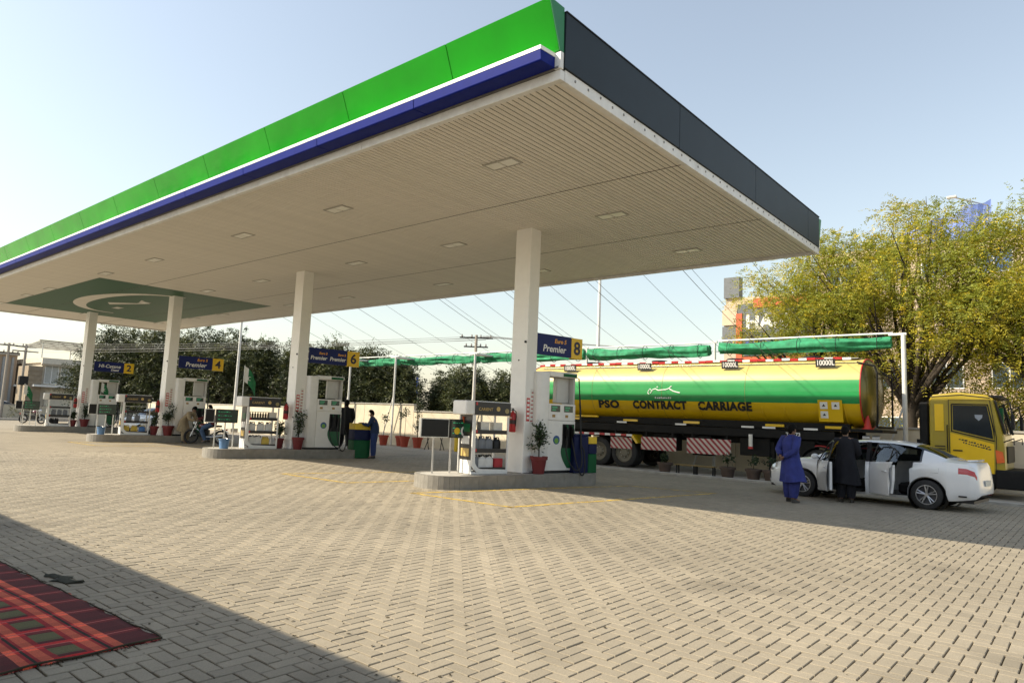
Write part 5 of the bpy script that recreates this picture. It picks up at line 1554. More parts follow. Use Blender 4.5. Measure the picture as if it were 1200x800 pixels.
# ================================================================== flags
M_fg = mat('flag_green', (.012, .14, .05), .8); M_fw = mat('flag_white', (.7, .7, .68), .8)
def flag(loc, label, h=1.0, rz=0):
    r = empty('flag', loc, rz, label, 'flag', 'small green and white flags')
    MB().cyl((0, 0, 0), (0, 0, h), .012).build('staff', steel, r)
    g = MB()
    nx, nz = 10, 8
    vs, fs, ms = [], [], []
    for i in range(nx + 1):
        for j in range(nz + 1):
            u, v = i / nx, j / nz
            x = .02 + .52 * u; z = h - .03 - .50 * (1 - v) - .40 * u * u - .1 * u
            y = .05 * sin(u * 7 + v * 1.5) * u
            vs.append((x * .75, y, z))
    for i in range(nx):
        for j in range(nz):
            g.mi = 1 if i < 3 else 0
            g.add([vs[i*(nz+1)+j], vs[(i+1)*(nz+1)+j], vs[(i+1)*(nz+1)+j+1], vs[i*(nz+1)+j+1]], [(0, 1, 2, 3)])
    me = g.mesh('cloth', [M_fg, M_fw], fixn=False)
    bm = bmesh.new(); bm.from_mesh(me); bmesh.ops.remove_doubles(bm, verts=bm.verts, dist=.0005); bm.to_mesh(me); bm.free()
    me.polygons.foreach_set('use_smooth', [True] * len(me.polygons))
    cl = link('cloth', me, r)
    cr = MB(); pts = []
    for k in range(13):
        a = radians(50 + 260 * k / 12); pts.append((.17 + .055 * cos(a), -.06, h - .42 + .055 * sin(a)))
    cr.tube(pts, [.003 + .012 * sin(pi * k / 12) for k in range(13)], 5).build('crescent', M_fw, cl)
flag(isl(1, -1.82, .1, ZI + 1.68), 'green and white crescent flag standing on the second display rack', 1.0, ISL_ROT + pi / 2)
flag(isl(3, -2.6, .1, ZI), 'green and white flag at the left end of the farthest island', 2.1, pi / 2)
flag(isl(3, .75, .3, ZI), 'green and white flag beside the farthest dispenser', 2.4, pi / 2)
# ================================================================== boundary wall, shade nets, cables
M_wall = mat('cream_wall', (.62, .55, .42), .85, var=.08, scale=1.5, bump=.15, dirt=.18)
def wall_run(x0, x1, y, label, n):
    r = empty('boundary_wall', (0, y, SZ), 0, label, 'wall')
    for k in range(n):
        a, b_ = x0 + (x1 - x0) * k / n, x0 + (x1 - x0) * (k + 1) / n
        hh = 1.86 + (.35 if (y < 18.5 and k in (6, 7)) else 0)
        MB().box(a + .006, b_ - .006, -.11, .11, -.02, hh).build('wall_panel', M_wall, r, bevel=.008)
        MB().box(a + .002, b_ - .002, -.15, .15, hh + .001, hh + .07).build('coping', concrete, r, bevel=.008)
    return r
wall_run(-57, -14.2, 18.05, 'low cream rendered boundary wall behind the red pots', 10)
w2 = wall_run(-13.8, 36, 19.75, 'low cream boundary wall behind the tanker and the yellow cab', 12)
MB().box(-14.1, -13.85, -1.6, .1, -.02, 1.86).build('wall_return', M_wall, w2)
M_net = mat('net_green', (.026, .24, .11), .8, var=.35, scale=4, bump=.8, bscale=9, trans=.1)
M_pole = mat('pole_white', (.66, .66, .64), .4, var=.06, dirt=.2)
def rolled_net(x0, x1, z, label, seed):
    r = empty('rolled_shade_net', ((x0 + x1) / 2, 19.0, z), 0, label, 'shade net', 'rolled green shade nets over the parking strip')
    L_ = (x1 - x0) / 2; g = random.Random(seed)
    rings = []
    nseg = 60
    ph = [g.uniform(0, 6) for _ in range(6)]
    for k in range(nseg + 1):
        t = k / nseg; x = -L_ + 2 * L_ * t
        sag = -.05 * sin(pi * t) + .03 * sin(t * 9 + ph[0])
        hgt = .205 + .018 * sin(t * 7 + ph[1]) + .010 * sin(t * 23 + ph[2]); wd = .20 + .04 * sin(t * 11 + ph[3])
        ring = []
        for i in range(24):
            a = 2 * pi * i / 24
            f = 1 + .16 * sin(4 * a + t * 3 + ph[4]) + .11 * sin(7 * a - t * 7 + ph[5]) + .05 * sin(3 * a + t * 31)
            ring.append((x, wd * cos(a) * f, sag + hgt * sin(a) * f))
        rings.append(ring)
    MB().loft(rings).build('net_roll', M_net, r, smooth=60)
    MB().cyl((-L_ - .05, 0, .30), (L_ + .05, 0, .30), .035).build('support_pipe', M_pole, r)
    for t in np.linspace(-L_ + .4, L_ - .4, 5):
        MB().tube([(t, .27 * cos(a), -.01 + .30 * sin(a)) for a in np.linspace(0, 2 * pi, 14)], .012, 5, cap=False).build('tie_rope', dark_metal, r)
nets = [(-29.2, -25.5), (-25.1, -19.1), (-18.8, -12.4), (-12.2, -6.35), (-5.9, .25)]
netlab = ['rolled green shade net at the far left, beyond the second lane sign', 'rolled green shade net left of the utility pole', 'rolled green shade net passing behind the nearest column', 'rolled green shade net above the rear half of the tanker', 'rolled green shade net above the front of the tanker']
for k, (a, b_) in enumerate(nets): rolled_net(a, b_, 4.70 if k < 4 else 4.76, netlab[k], 60 + k)
posts = [-28.2, -24.1, -18.05, -12.3, -6.12, .62]
for k, x in enumerate(posts):
    r = empty('net_post', (x, 19.0 if x > -14 else 17.6, SZ), 0, ['white steel net post at the far left of the parking strip', 'white steel net post between the first two rolled nets', 'white steel net post right of the tall potted shrub', 'white steel net post hidden behind the nearest dispenser', 'white steel net post rising behind the tanker', 'white steel net post between the tanker and the yellow cab'][k], 'post', 'steel posts carrying the shade nets')
    MB().cyl((0, 0, 0), (0, 0, 5.08 if x > -14 else 4.85), .055 if k < 5 else .075).build('upright', M_pole, r)
    MB().cyl((-.9, 0, .0), (-.05, 0, 2.6), .03).build('brace', M_pole, r)
    MB().box(-.45, .1, -.05 if x > -14 else 0, .05 if x > -14 else 1.45, 5.04 if x > -14 else 4.80, 5.12 if x > -14 else 4.88).build('head_arm', M_pole, r)
    MB().box(-.15, .15, -.15, .15, 0, .012).build('foot_plate', steel, r)
M_wire = mat('wire', (.14, .14, .14), .6)
def cable(p0, p1, sag, rad_, label, cat='cable', group='net support cables running from the canopy', name='support_cable'):
    pts = []
    for t in np.linspace(0, 1, 15):
        p = Vector(p0).lerp(Vector(p1), t); p.z -= sag * 4 * t * (1 - t); pts.append(p)
    return tag(MB().tube(pts, rad_, 5).build(name, M_wire), label, cat, group)
CORD = ['leftmost', 'second', 'third', 'fourth', 'fifth', 'sixth', 'seventh', 'eighth', 'ninth', 'tenth', 'eleventh', 'twelfth', 'thirteenth', 'fourteenth', 'fifteenth', 'sixteenth', 'seventeenth', 'rightmost']
for k, x in enumerate((-27, -24.6, -22.8, -20.6, -18.6, -16.8, -15.2, -14.85, -13.2, -11.6, -11.25, -9.4, -7.8, -7.45, -5.6, -4.2, -3.9, -2.0)):
    cable((x, CW, 6.6), (x + .6, 19.2, 4.0), .12, .0065 if k % 3 else .009, 'thin support cable from canopy to nets, %s counted from the left' % CORD[k])

# ================================================================== trees
def leaf_cloud(centers, radii, n_per, size, g, flat=.8, droop=0.0, aspect=.42):
    C_ = np.repeat(np.array(centers), n_per, 0); R_ = np.repeat(np.array(radii), n_per)
    n = len(C_)
    d = g.normal(0, 1, (n, 3)); d /= np.linalg.norm(d, axis=1)[:, None]
    P = C_ + d * (R_ * g.uniform(.25, 1.05, n) ** .6)[:, None] * np.array((1, 1, flat))
    a = g.normal(0, 1, (n, 3)); a[:, 2] -= droop; a /= np.linalg.norm(a, axis=1)[:, None]
    b = np.cross(a, g.normal(0, 1, (n, 3))); b /= np.linalg.norm(b, axis=1)[:, None]
    s = (size * g.uniform(.55, 1.35, n))[:, None]
    V = np.stack([P, P + a * s * .5 + b * s * aspect * .5, P + a * s, P + a * s * .5 - b * s * aspect * .5], 1)
    return V.reshape(-1, 3)
def spray_cloud(centers, radii, n_per, size, g, flat=.8, droop=0.0, aspect=.42, leaflets=8):
    """twigs pointing out of each clump, with pairs of leaflets set along them"""
    n_sp = max(1, n_per // leaflets)
    C_ = np.repeat(np.array(centers), n_sp, 0); R_ = np.repeat(np.array(radii), n_sp)
    n = len(C_)
    d = g.normal(0, 1, (n, 3)); d /= np.linalg.norm(d, axis=1)[:, None]
    P = C_ + d * (R_ * g.uniform(.1, 1.0, n) ** .5)[:, None] * np.array((1, 1, flat))
    t = d + g.normal(0, .45, (n, 3)); t[:, 2] -= droop * g.uniform(.2, 1.6, n); t /= np.linalg.norm(t, axis=1)[:, None]
    b = np.cross(t, g.normal(0, .35, (n, 3)) + np.array((0, 0, 1.0))); b /= np.linalg.norm(b, axis=1)[:, None]
    L_ = size * 3.0 * g.uniform(.6, 1.4, n)
    out = []
    for k in range(leaflets):
        f = (k // 2 + .5) / (leaflets / 2); sg = 1 if k % 2 else -1
        base = P + t * (L_ * f)[:, None] + np.array((0, 0, -1.0)) * (L_ * f * f * .25)[:, None]
        a = t * .55 + b * sg * .8 + g.normal(0, .18, (n, 3)); a /= np.linalg.norm(a, axis=1)[:, None]
        w = np.cross(a, np.cross(t, b) + g.normal(0, .5, (n, 3))); w /= np.linalg.norm(w, axis=1)[:, None]
        s_ = (size * (1.15 - .5 * f) * g.uniform(.75, 1.25, n))[:, None]
        out.append(np.stack([base, base + a * s_ * .5 + w * s_ * aspect * .5, base + a * s_, base + a * s_ * .5 - w * s_ * aspect * .5], 1))
    V = np.stack(out, 1).reshape(-1, 3)                 # clump-major order
    return V
def mesh_quads(name, V, mats, mi=None):
    me = bpy.data.meshes.new(name); n = len(V) // 4
    me.vertices.add(len(V)); me.vertices.foreach_set('co', V.astype(np.float32).ravel())
    me.loops.add(len(V)); me.loops.foreach_set('vertex_index', np.arange(len(V), dtype=np.int32))
    me.polygons.add(n); me.polygons.foreach_set('loop_start', np.arange(0, 4 * n, 4, dtype=np.int32))
    me.update(calc_edges=True)
    for m in mats: me.materials.append(m)
    if mi is not None: me.polygons.foreach_set('material_index', mi)
    me.shade_flat()
    return me
def tree(name, loc, h, crown, base, label, group, seed, leafmats, n_clump=60, n_per=90, size=.3, clump_r=.8, trunk_r=.2, flat=.8, droop=.2, cone=0.0, aspect=.42, limbs=10, split=None):
    """crown = (rx, ry) half widths; base = height of the lowest foliage"""
    g = np.random.default_rng(seed)
    r = empty(name, loc, 0, label, 'tree', group)
    cz = (base + h) / 2; hz = (h - base) / 2
    cents, rads = [], []
    while len(cents) < n_clump:
        p = g.uniform(-1, 1, 3)
        q = np.linalg.norm(p)
        if q > 1 or q < .25: continue
        taper = 1 - cone * (p[2] + 1) / 2
        wob = 1 + .22 * sin(3 * math.atan2(p[1], p[0]) + seed) * (1 - abs(p[2]))
        cents.append((p[0] * crown[0] * taper * wob, p[1] * crown[1] * taper * wob, cz + p[2] * hz * .93))
        rads.append(clump_r * g.uniform(.55, 1.25))
    n_per = max(1, n_per // 8) * 8
    V = spray_cloud(cents, rads, n_per, size, g, flat, droop, aspect)
    nq = len(V) // 4
    mi = (g.uniform(0, 1, nq) * 0).astype(np.int32)
    if len(leafmats) > 1:
        per = np.repeat(g.uniform(0, 1, len(cents)), n_per)
        mi = np.where(per + np.repeat(g.normal(0, .22, nq // 8), 8) > .60, 1, 0).astype(np.int32)
        if len(leafmats) > 2: mi = np.where(np.repeat(g.uniform(0, 1, nq // 8), 8) > .95, 2, mi).astype(np.int32)
    link('crown', mesh_quads('crown', V, leafmats, mi), r)
    tb = MB()
    fork = base * .75 + .3 if split is None else split
    lean = (g.uniform(-.2, .2), g.uniform(-.2, .2))
    tb.tube([(0, 0, -.1), (lean[0] * .4, lean[1] * .4, fork * .5), (lean[0], lean[1], fork), (lean[0] * 1.5, lean[1] * 1.5, cz)], [trunk_r * 1.25, trunk_r, trunk_r * .85, trunk_r * .4], 10)
    order_ = g.permutation(len(cents))[:limbs]
    for i in order_:
        c = Vector(cents[i]); s0 = Vector((lean[0], lean[1], fork * g.uniform(.8, 1.1)))
        mid = s0.lerp(c, .5) + Vector((g.uniform(-.3, .3), g.uniform(-.3, .3), g.uniform(-.1, .5)))
        tb.tube([s0, mid, c], [trunk_r * .42, trunk_r * .22, trunk_r * .05], 7)
        for q in range(2):
            e = c + Vector(g.normal(0, .6, 3)); tb.tube([mid, mid.lerp(e, .6), e], [trunk_r * .22, trunk_r * .12, .008], 5)
    tb.build('trunk', bark, r, smooth=60)
    return r
M_ac1 = mat('acacia_leaf', (.26, .285, .034), .6, var=.2, scale=.8, island=.22, trans=.4)
M_ac2 = mat('acacia_leaf_yellow', (.43, .375, .032), .6, var=.2, scale=.8, island=.2, trans=.4)
M_ac3 = mat('acacia_flower', (.62, .46, .025), .6, var=.1, island=.2, trans=.2)
ACM = [M_ac1, M_ac2, M_ac3]
AG = 'feathery yellow trees behind the wall'
tree('acacia_tree', (-3.3, 23.2, 0), 10.2, (3.4, 3.0), 3.6, 'yellow-green feathery tree left, over the billboard building', AG, 3, ACM, 165, 370, .12, .85, .22, .6, .3, aspect=.34, limbs=18, split=3.2)
tree('acacia_tree', (.0, 22.8, 0), 10.8, (4.6, 3.2), 3.4, 'yellow-green feathery tree with dark forked trunk behind the tanker front', AG, 5, ACM, 210, 420, .12, .85, .26, .6, .3, aspect=.34, limbs=24, split=2.6)
tree('acacia_tree', (4.6, 22.0, 0), 10.3, (4.4, 2.6), 2.3, 'yellow-green feathery tree with hanging branches above the yellow cab', AG, 8, ACM, 240, 440, .12, .85, .24, .6, .5, aspect=.34, limbs=18, split=2.4)
tree('acacia_tree', (7.6, 21.2, 0), 9.2, (3.2, 1.9), 1.7, 'yellow-green feathery tree at the right edge with the lowest branches', AG, 9, ACM, 180, 420, .12, .8, .18, .6, .5, aspect=.34, limbs=12, split=2.0)
tree('thorn_bush', (2.2, 24.4, 0), 5.6, (3.6, 1.6), .4, 'low feathery bush filling the gap below the right-hand yellow tree', None, 12, ACM[:2], 90, 260, .13, .8, .10, .7, .3, aspect=.34, limbs=10, split=.8)
tree('thorn_bush', (-3.2, 25.0, 0), 5.0, (2.8, 1.5), .4, 'low feathery bush behind the front end of the tanker', None, 14, ACM[:2], 70, 260, .13, .8, .10, .7, .3, aspect=.34, limbs=10, split=.8)
M_dk1 = mat('dark_leaf', (.034, .046, .016), .6, var=.25, scale=.6, island=.4, trans=.2)
M_dk2 = mat('olive_leaf', (.088, .098, .030), .6, var=.25, scale=.6, island=.35, trans=.25)
DK = [M_dk1, M_dk2]
bt = [(-65.1, 17.8, 9.2, 3.6, 'large dense dark tree left of the third column'), (-61.5, 20.5, 9.6, 3.8, 'large dense dark tree behind the HI-Cetane sign'), (-58.0, 22.6, 9.2, 3.4, 'dense dark tree behind the third dispenser'), (-54.2, 23.6, 8.6, 3.2, 'dense dark tree left of the white flagpole'), (-51.6, 25.4, 7.9, 2.5, 'pointed dark tree right of the white flagpole'), (-48.4, 27.2, 8.0, 2.4, 'pointed olive tree left of the second column'), (-45.6, 28.9, 7.9, 2.4, 'olive tree directly behind the second column'), (-43.2, 30.9, 7.3, 2.6, 'dark tree behind the lane sign with number 6'), (-40.8, 32.0, 6.6, 2.3, 'dark tree left of the small blue signboard'), (-38.4, 36.0, 5.6, 2.0, 'small olive tree right of the small blue signboard'), (-35.4, 35.2, 6.1, 2.0, 'small olive tree left of the utility pole'), (-33.0, 37.6, 5.4, 2.0, 'small olive tree right of the utility pole'), (-30.4, 39.4, 5.3, 2.2, 'small olive tree just left of the nearest column')]
for k, (x, y, h, w_, lb) in enumerate(bt):
    tree('evergreen_tree', (x, y, 0), h, (w_ * 1.18, w_ * 1.18), .2, lb, 'dark trees beyond the boundary wall', 20 + k, DK, int(100 + w_ * 16), 210, .24, .8, .16, 1.0, .1, cone=.5, limbs=8)

# ================================================================== buildings
M_winb = mat('window_dark', (.05, .07, .09), .15)
def windows(root, plane, cells, m=M_winb, frame=white_paint, depth=.06):
    """plane 'x' (faces +x at given x) or 'y' (faces -y); cells = (a0, a1, z0, z1)"""
    ax, pos = plane
    for (a0, a1, z0, z1) in cells:
        fr = MB()
        t = .07
        for (p0, p1, q0, q1) in ((a0, a1, z0, z0 + t), (a0, a1, z1 - t, z1), (a0, a0 + t, z0 + t, z1 - t), (a1 - t, a1, z0 + t, z1 - t), ((a0 + a1) / 2 - t / 2, (a0 + a1) / 2 + t / 2, z0 + t, z1 - t)):
            if ax == 'x': fr.box(pos, pos + depth, p0, p1, q0, q1)
            else: fr.box(p0, p1, pos - depth, pos, q0, q1)
        w = fr.build('window', frame, root)
        if ax == 'x': MB().box(pos + .005, pos + .03, a0 + t, a1 - t, z0 + t, z1 - t).build('pane', m, w)
        else: MB().box(a0 + t, a1 - t, pos - .03, pos - .005, z0 + t, z1 - t).build('pane', m, w)
M_beige = mat('beige_render', (.52, .42, .30), .85, var=.08, scale=.6, dirt=.15)
M_pink = mat('pinkish_render', (.46, .36, .27), .85, var=.08, scale=.5, dirt=.15)
bd = empty('apartment_block', (0, 43.0, 0), 0, 'tall beige building with billboards standing behind the yellow trees', 'building')
MB().box(-16.0, 24, 0, 14, 0, 11.0).build('wall', M_pink, bd)
MB().box(-15.9, 24, .1, 13.8, 11.001, 11.5).build('parapet', M_beige, bd)
MB().box(-9.5, 24, 1.5, 13, 11.5, 14.4).build('upper_storey', M_beige, bd)
windows(bd, ('y', 0), [(x, x + 1.8, z, z + 1.6) for x in np.arange(-15.2, 22, 3.2) for z in (1.2, 4.6) if not (-15.5 < x < -8.5 and z > 4)])
windows(bd, ('y', 1.5), [(x, x + 2.0, 12.0, 13.6) for x in np.arange(-9, 20, 3.0)], m=mat('blue_glass', (.06, .12, .28), .12))
MB().box(-16.1, -14.95, -.12, -.01, 7.6, 9.3).build('grey_cladding', mat('grey_clad', (.12, .13, .14), .6), bd)
MB().box(-16.1, -14.95, -.14, -.01, 9.4, 10.6).build('cream_band', M_beige, bd)
sgn = MB().box(-14.8, -9.4, -.35, -.02, 7.0, 10.9).build('billboard', mat('board_dark', (.10, .11, .13), .6, var=.3, scale=2), bd)
M_bred = mat('board_red', (.50, .09, .03), .5)
MB().box(-13.6, -9.3, -.42, -.36, 10.55, 11.25).build('billboard_frame', M_bred, sgn)
MB().box(-14.9, -14.45, -.42, -.36, 6.6, 10.2).build('billboard_frame', M_bred, sgn)
MB().box(-14.4, -9.3, -.42, -.36, 6.2, 6.9).build('billboard_frame', M_bred, sgn)
put_text('lettering', 'HAN', 1.45, white_paint, sgn, (-14.2, -.37, 9.45), (pi / 2, 0, 0), bold=.05)
MB().box(-14.2, -11.2, -.37, -.351, 7.5, 8.2).build('billboard_panel', mat('board_blue', (.03, .07, .3), .5), sgn)
MB().box(-16.0, -14.8, -.1, 0.6, 11.5, 13.1).build('stair_head', mat('grey_clad', (.12, .13, .14), .6), bd)
# blue sheeting on a roof frame with two floodlights on arms
sh = MB(); nx = 16
pts0 = [(-4.2 + 5.2 * t, 1.2, 14.4) for t in np.linspace(0, 1, nx)]
pts1 = [(-4.2 + 5.2 * t, 1.0 + .25 * sin(t * 14), 15.0 + 1.7 * t + .12 * sin(t * 19)) for t in np.linspace(0, 1, nx)]
sh.add(pts0 + pts1, [(i, i + 1, nx + i + 1, nx + i) for i in range(nx - 1)])
shm = sh.build('roof_sheeting', mat('blue_sheet', (.18, .26, .62), .6, var=.2, scale=1.5, trans=.2), bd, fixn=False)
for x in (-1.8, .8):
    MB().tube([(x, 1.3, 14.4), (x, 1.2, 16.3 + .3 * x * .1), (x - 1.6, .6, 16.9 + .3 * x * .1)], .05, 6).build('lamp_arm', steel, bd)
    MB().cbox((x - 1.8, .5, 16.95 + .03 * x), (.55, .3, .14)).build('floodlight', M_dgrey, bd, bevel=.02)
# left house across the street
hs = empty('corner_building', (-76, 14.6, 0), 0, 'pale two-storey shop building across the street, with a rooftop shade frame', 'building')
M_hs = mat('pale_render', (.58, .52, .42), .85, var=.06, scale=.6, dirt=.1)
MB().box(-12, 0, .5, 13, 0, 5.4).build('wall', M_hs, hs)
MB().box(-3, .35, -.75, .498, 0, 5.0).build('ribbed_wing', mat('brown_render', (.30, .24, .17), .9, var=.15, scale=3), hs)
for k in range(11): MB().box(.355, .40, -.74, .49, .2 + k * .43, .42 + k * .43).build('wing_rib', mat('brown_render', (.30, .24, .17), .9), hs)
MB().box(-12.2, .9, -.3, 13.3, 2.95, 3.15).build('ledge', white_paint, hs)
MB().box(-12.1, .3, .3, 13.2, 5.401, 5.9).build('parapet', M_hs, hs)
MB().prism([(.31, 5.1), (.6, 5.3), (.6, 5.85), (.31, 5.85)], .3, 9, 'y').build('fascia', mat('hs_fascia', (.66, .60, .50), .7), hs)
windows(hs, ('x', 0), [(.75, 2.0, 3.3, 5.2), (2.2, 3.6, 3.4, 5.2), (4.1, 5.4, 3.4, 5.2), (6.2, 8.0, 3.4, 5.2)], m=mat('curtain_pane', (.45, .45, .42), .3))
MB().box(.02, .09, 1.0, 4.6, .05, 2.6).build('shutter', mat('shutter_cream', (.66, .60, .48), .6), hs)
MB().box(.02, .12, 5.2, 9.0, 2.4, 2.9).build('shop_sign', mat('shop_sign', (.16, .22, .26), .5), hs)
for y in (.3, 4.4, 8.4, 12.4):
    for x in (-5, .2): MB().cyl((x, y, 5.9), (x, y, 7.4), .05).build('frame_post', steel, hs)
for z_ in (7.36, 7.62): MB().box(.3, .36, -.1, 13, z_, z_ + .07).build('frame_rail', mat('shade_slat', (.25, .21, .17), .7), hs)
for y_ in np.arange(0, 13, 1.6): MB().box(.3, .36, y_, y_ + .06, 7.40, 7.62).build('frame_strut', steel, hs)
for k in range(9): MB().box(-5.3 + k * .72, -4.85 + k * .72, -.1, 13, 7.15 + .05 * k, 7.19 + .05 * k).build('shade_slat', mat('shade_slat', (.25, .21, .17), .7), hs)
for y in (2.0, 6.5): MB().cbox((.35, y + 2.4, 3.25), (.5, .8, .5)).build('air_conditioner', mat('ac_blue', (.35, .45, .55), .5), hs, bevel=.03)
hs2 = empty('terrace_house', (-92, 4.5, 0), 0, 'low tan building at the far left edge beyond the street pole', 'building')
MB().box(-10, 0, 0, 9.5, 0, 5.0).build('wall', mat('tan_render', (.42, .34, .24), .9, var=.1, scale=.6, dirt=.2), hs2)
MB().box(-10.2, .2, -.2, 9.7, 5.0, 5.5).build('parapet', M_hs, hs2)
windows(hs2, ('x', 0), [(1, 2.4, 2.6, 4.2), (4, 5.4, 2.6, 4.2), (7, 8.4, 2.6, 4.2)])
MB().box(.02, .1, 3, 6, 0, 2.2).build('shutter', dark_metal, hs2)
hs3 = empty('brick_house', (-82, 10.4, 0), 0, 'narrow house with vertical ribbed tower between the two far buildings', 'building')
MB().box(-8, 0, 0, 4.0, 0, 6.2).build('wall', M_pink, hs3)
for k in range(5): MB().box(.01, .25, .3 + k * .8, .5 + k * .8, .3, 6.0).build('fin', mat('fin_grey', (.30, .32, .34), .7), hs3)
MB().box(-8.1, .4, -.1, 4.1, 6.2, 6.5).build('roof_slab', concrete, hs3)
# station shop behind the photographer: its roof throws the shadow across the foreground
sp_ = empty('station_shop', (0, -8.13, 0), 0, 'flat-roofed station shop whose roof edge shades the mat and foreground', 'building')
MB().box(-16, 18, -6.0, 0, 3.95, 4.20).build('roof', concrete, sp_)
MB().box(-15.5, 17.5, -6.0, -.9, 0, 3.949).build('wall', M_hs, sp_)
windows(sp_, ('x', 30), [])
for x in np.arange(-13, 15, 4.0):
    d = MB().box(x, x + 2.4, -.9, -.85, .05, 2.6).build('shop_window', M_winb, sp_)
    MB().box(x - .06, x + 2.46, -.9, -.82, 2.601, 2.68).box(x - .06, x, -.9, -.82, 0, 2.6).box(x + 2.4, x + 2.46, -.9, -.82, 0, 2.6).build('window_frame', white_paint, d)

# ================================================================== poles and wires
def utility_pole(x, y, h, label, arm_dir=0.0):
    r = empty('utility_pole', (x, y, 0), arm_dir, label, 'pole', 'utility poles')
    MB().cyl((0, 0, 0), (0, 0, h), .13, .09).build('shaft', mat('pole_concrete', (.34, .30, .25), .8), r)
    for k, dz in enumerate((.15, .75)):
        a = MB().box(-1.1 + .3 * k, 1.1 - .3 * k, -.05, .05, h - dz - .08, h - dz).build('cross_arm', dark_metal, r)
        for q in (-.95 + .3 * k, -.3, .3, .95 - .3 * k): MB().lathe([(.04, 0), (.06, .06), (.03, .12), (.05, .16), (.001, .18)], (q, 0, h - dz), 8).build('insulator', mat('insulator', (.25, .22, .2), .3), a)
    return r
utility_pole(-25.6, 25.6, 7.05, 'slim utility pole with cross arm behind the rolled nets', radians(40))
utility_pole(-63.0, 9.0, 6.2, 'utility pole beside the street at the far left', radians(80))
r = empty('lamp_mast', (-15.3, 24.5, 0), 0, 'tall thin white mast right of the nearest column', 'mast')
MB().cyl((0, 0, 0), (0, 0, 13.5), .11, .07).build('shaft', M_pole, r)
MB().tube([(0, 0, 13.4), (.5, -.6, 13.7), (.9, -1.1, 13.7)], .04, 6).build('arm', M_pole, r); MB().cbox((1.0, -1.25, 13.68), (.3, .6, .12)).build('lamp_head', M_dgrey, r)
r = empty('flagpole', (-38.6, 16.1, 0), 0, 'tall white flagpole left of the second column', 'flagpole')
MB().cyl((0, 0, 0), (0, 0, 9.5), .10, .07).build('shaft', M_pole, r); MB().box(-.25, .25, -.25, .25, 0, .25).build('footing', concrete, r)
MB().sphere((0, 0, 9.55), .1).build('finial', steel, r)
r = empty('roadside_sign', (-39.6, 33.2, 0), radians(-45), 'small blue roadside signboard between the dark trees', 'sign')
MB().box(-.75, .75, -.06, .06, 3.4, 4.9).build('board', mat('road_sign_blue', (.06, .12, .5), .5), r)
MB().cyl((-.5, .1, 0), (-.5, .1, 3.6), .05).cyl((.5, .1, 0), (.5, .1, 3.6), .05).build('legs', steel, r)
MB().prism([(-.4, 3.9), (-.1, 3.9), (0, 4.4), (.3, 4.7), (.1, 4.3), (-.1, 3.8)], -.065, -.061, 'y').build('sign_mark', white_paint, r)
for k in range(5):
    cable((-64 + .1 * k, 9.0 + .4 * k, 6.2 - .15 * k), (-25.6 + .25 * k, 25.6 + .2 * k, 6.95 - .1 * (k % 3)), .25, .012, 'overhead power line between the two utility poles, %s' % ['top one', 'second from top', 'third from top', 'fourth from top', 'lowest'][k], 'power line', 'overhead power lines', 'power_line')
for k in range(3):
    cable((-63, 9 + .3 * k, 6.1), (-110, -2 + .5 * k, 9.5 - .4 * k), .4, .014, 'overhead power line at the far left edge, %s' % ['upper one', 'middle one', 'lower one'][k], 'power line', 'overhead power lines', 'power_line')
for k in range(4):
    cable((-25.6 + .3 * k, 25.6, 6.95), (8, 33 + .4 * k, 5.5), .5, .012, 'overhead power line right of the utility pole, %s' % ['nearest', 'second', 'third', 'farthest'][k], 'power line', 'overhead power lines', 'power_line')

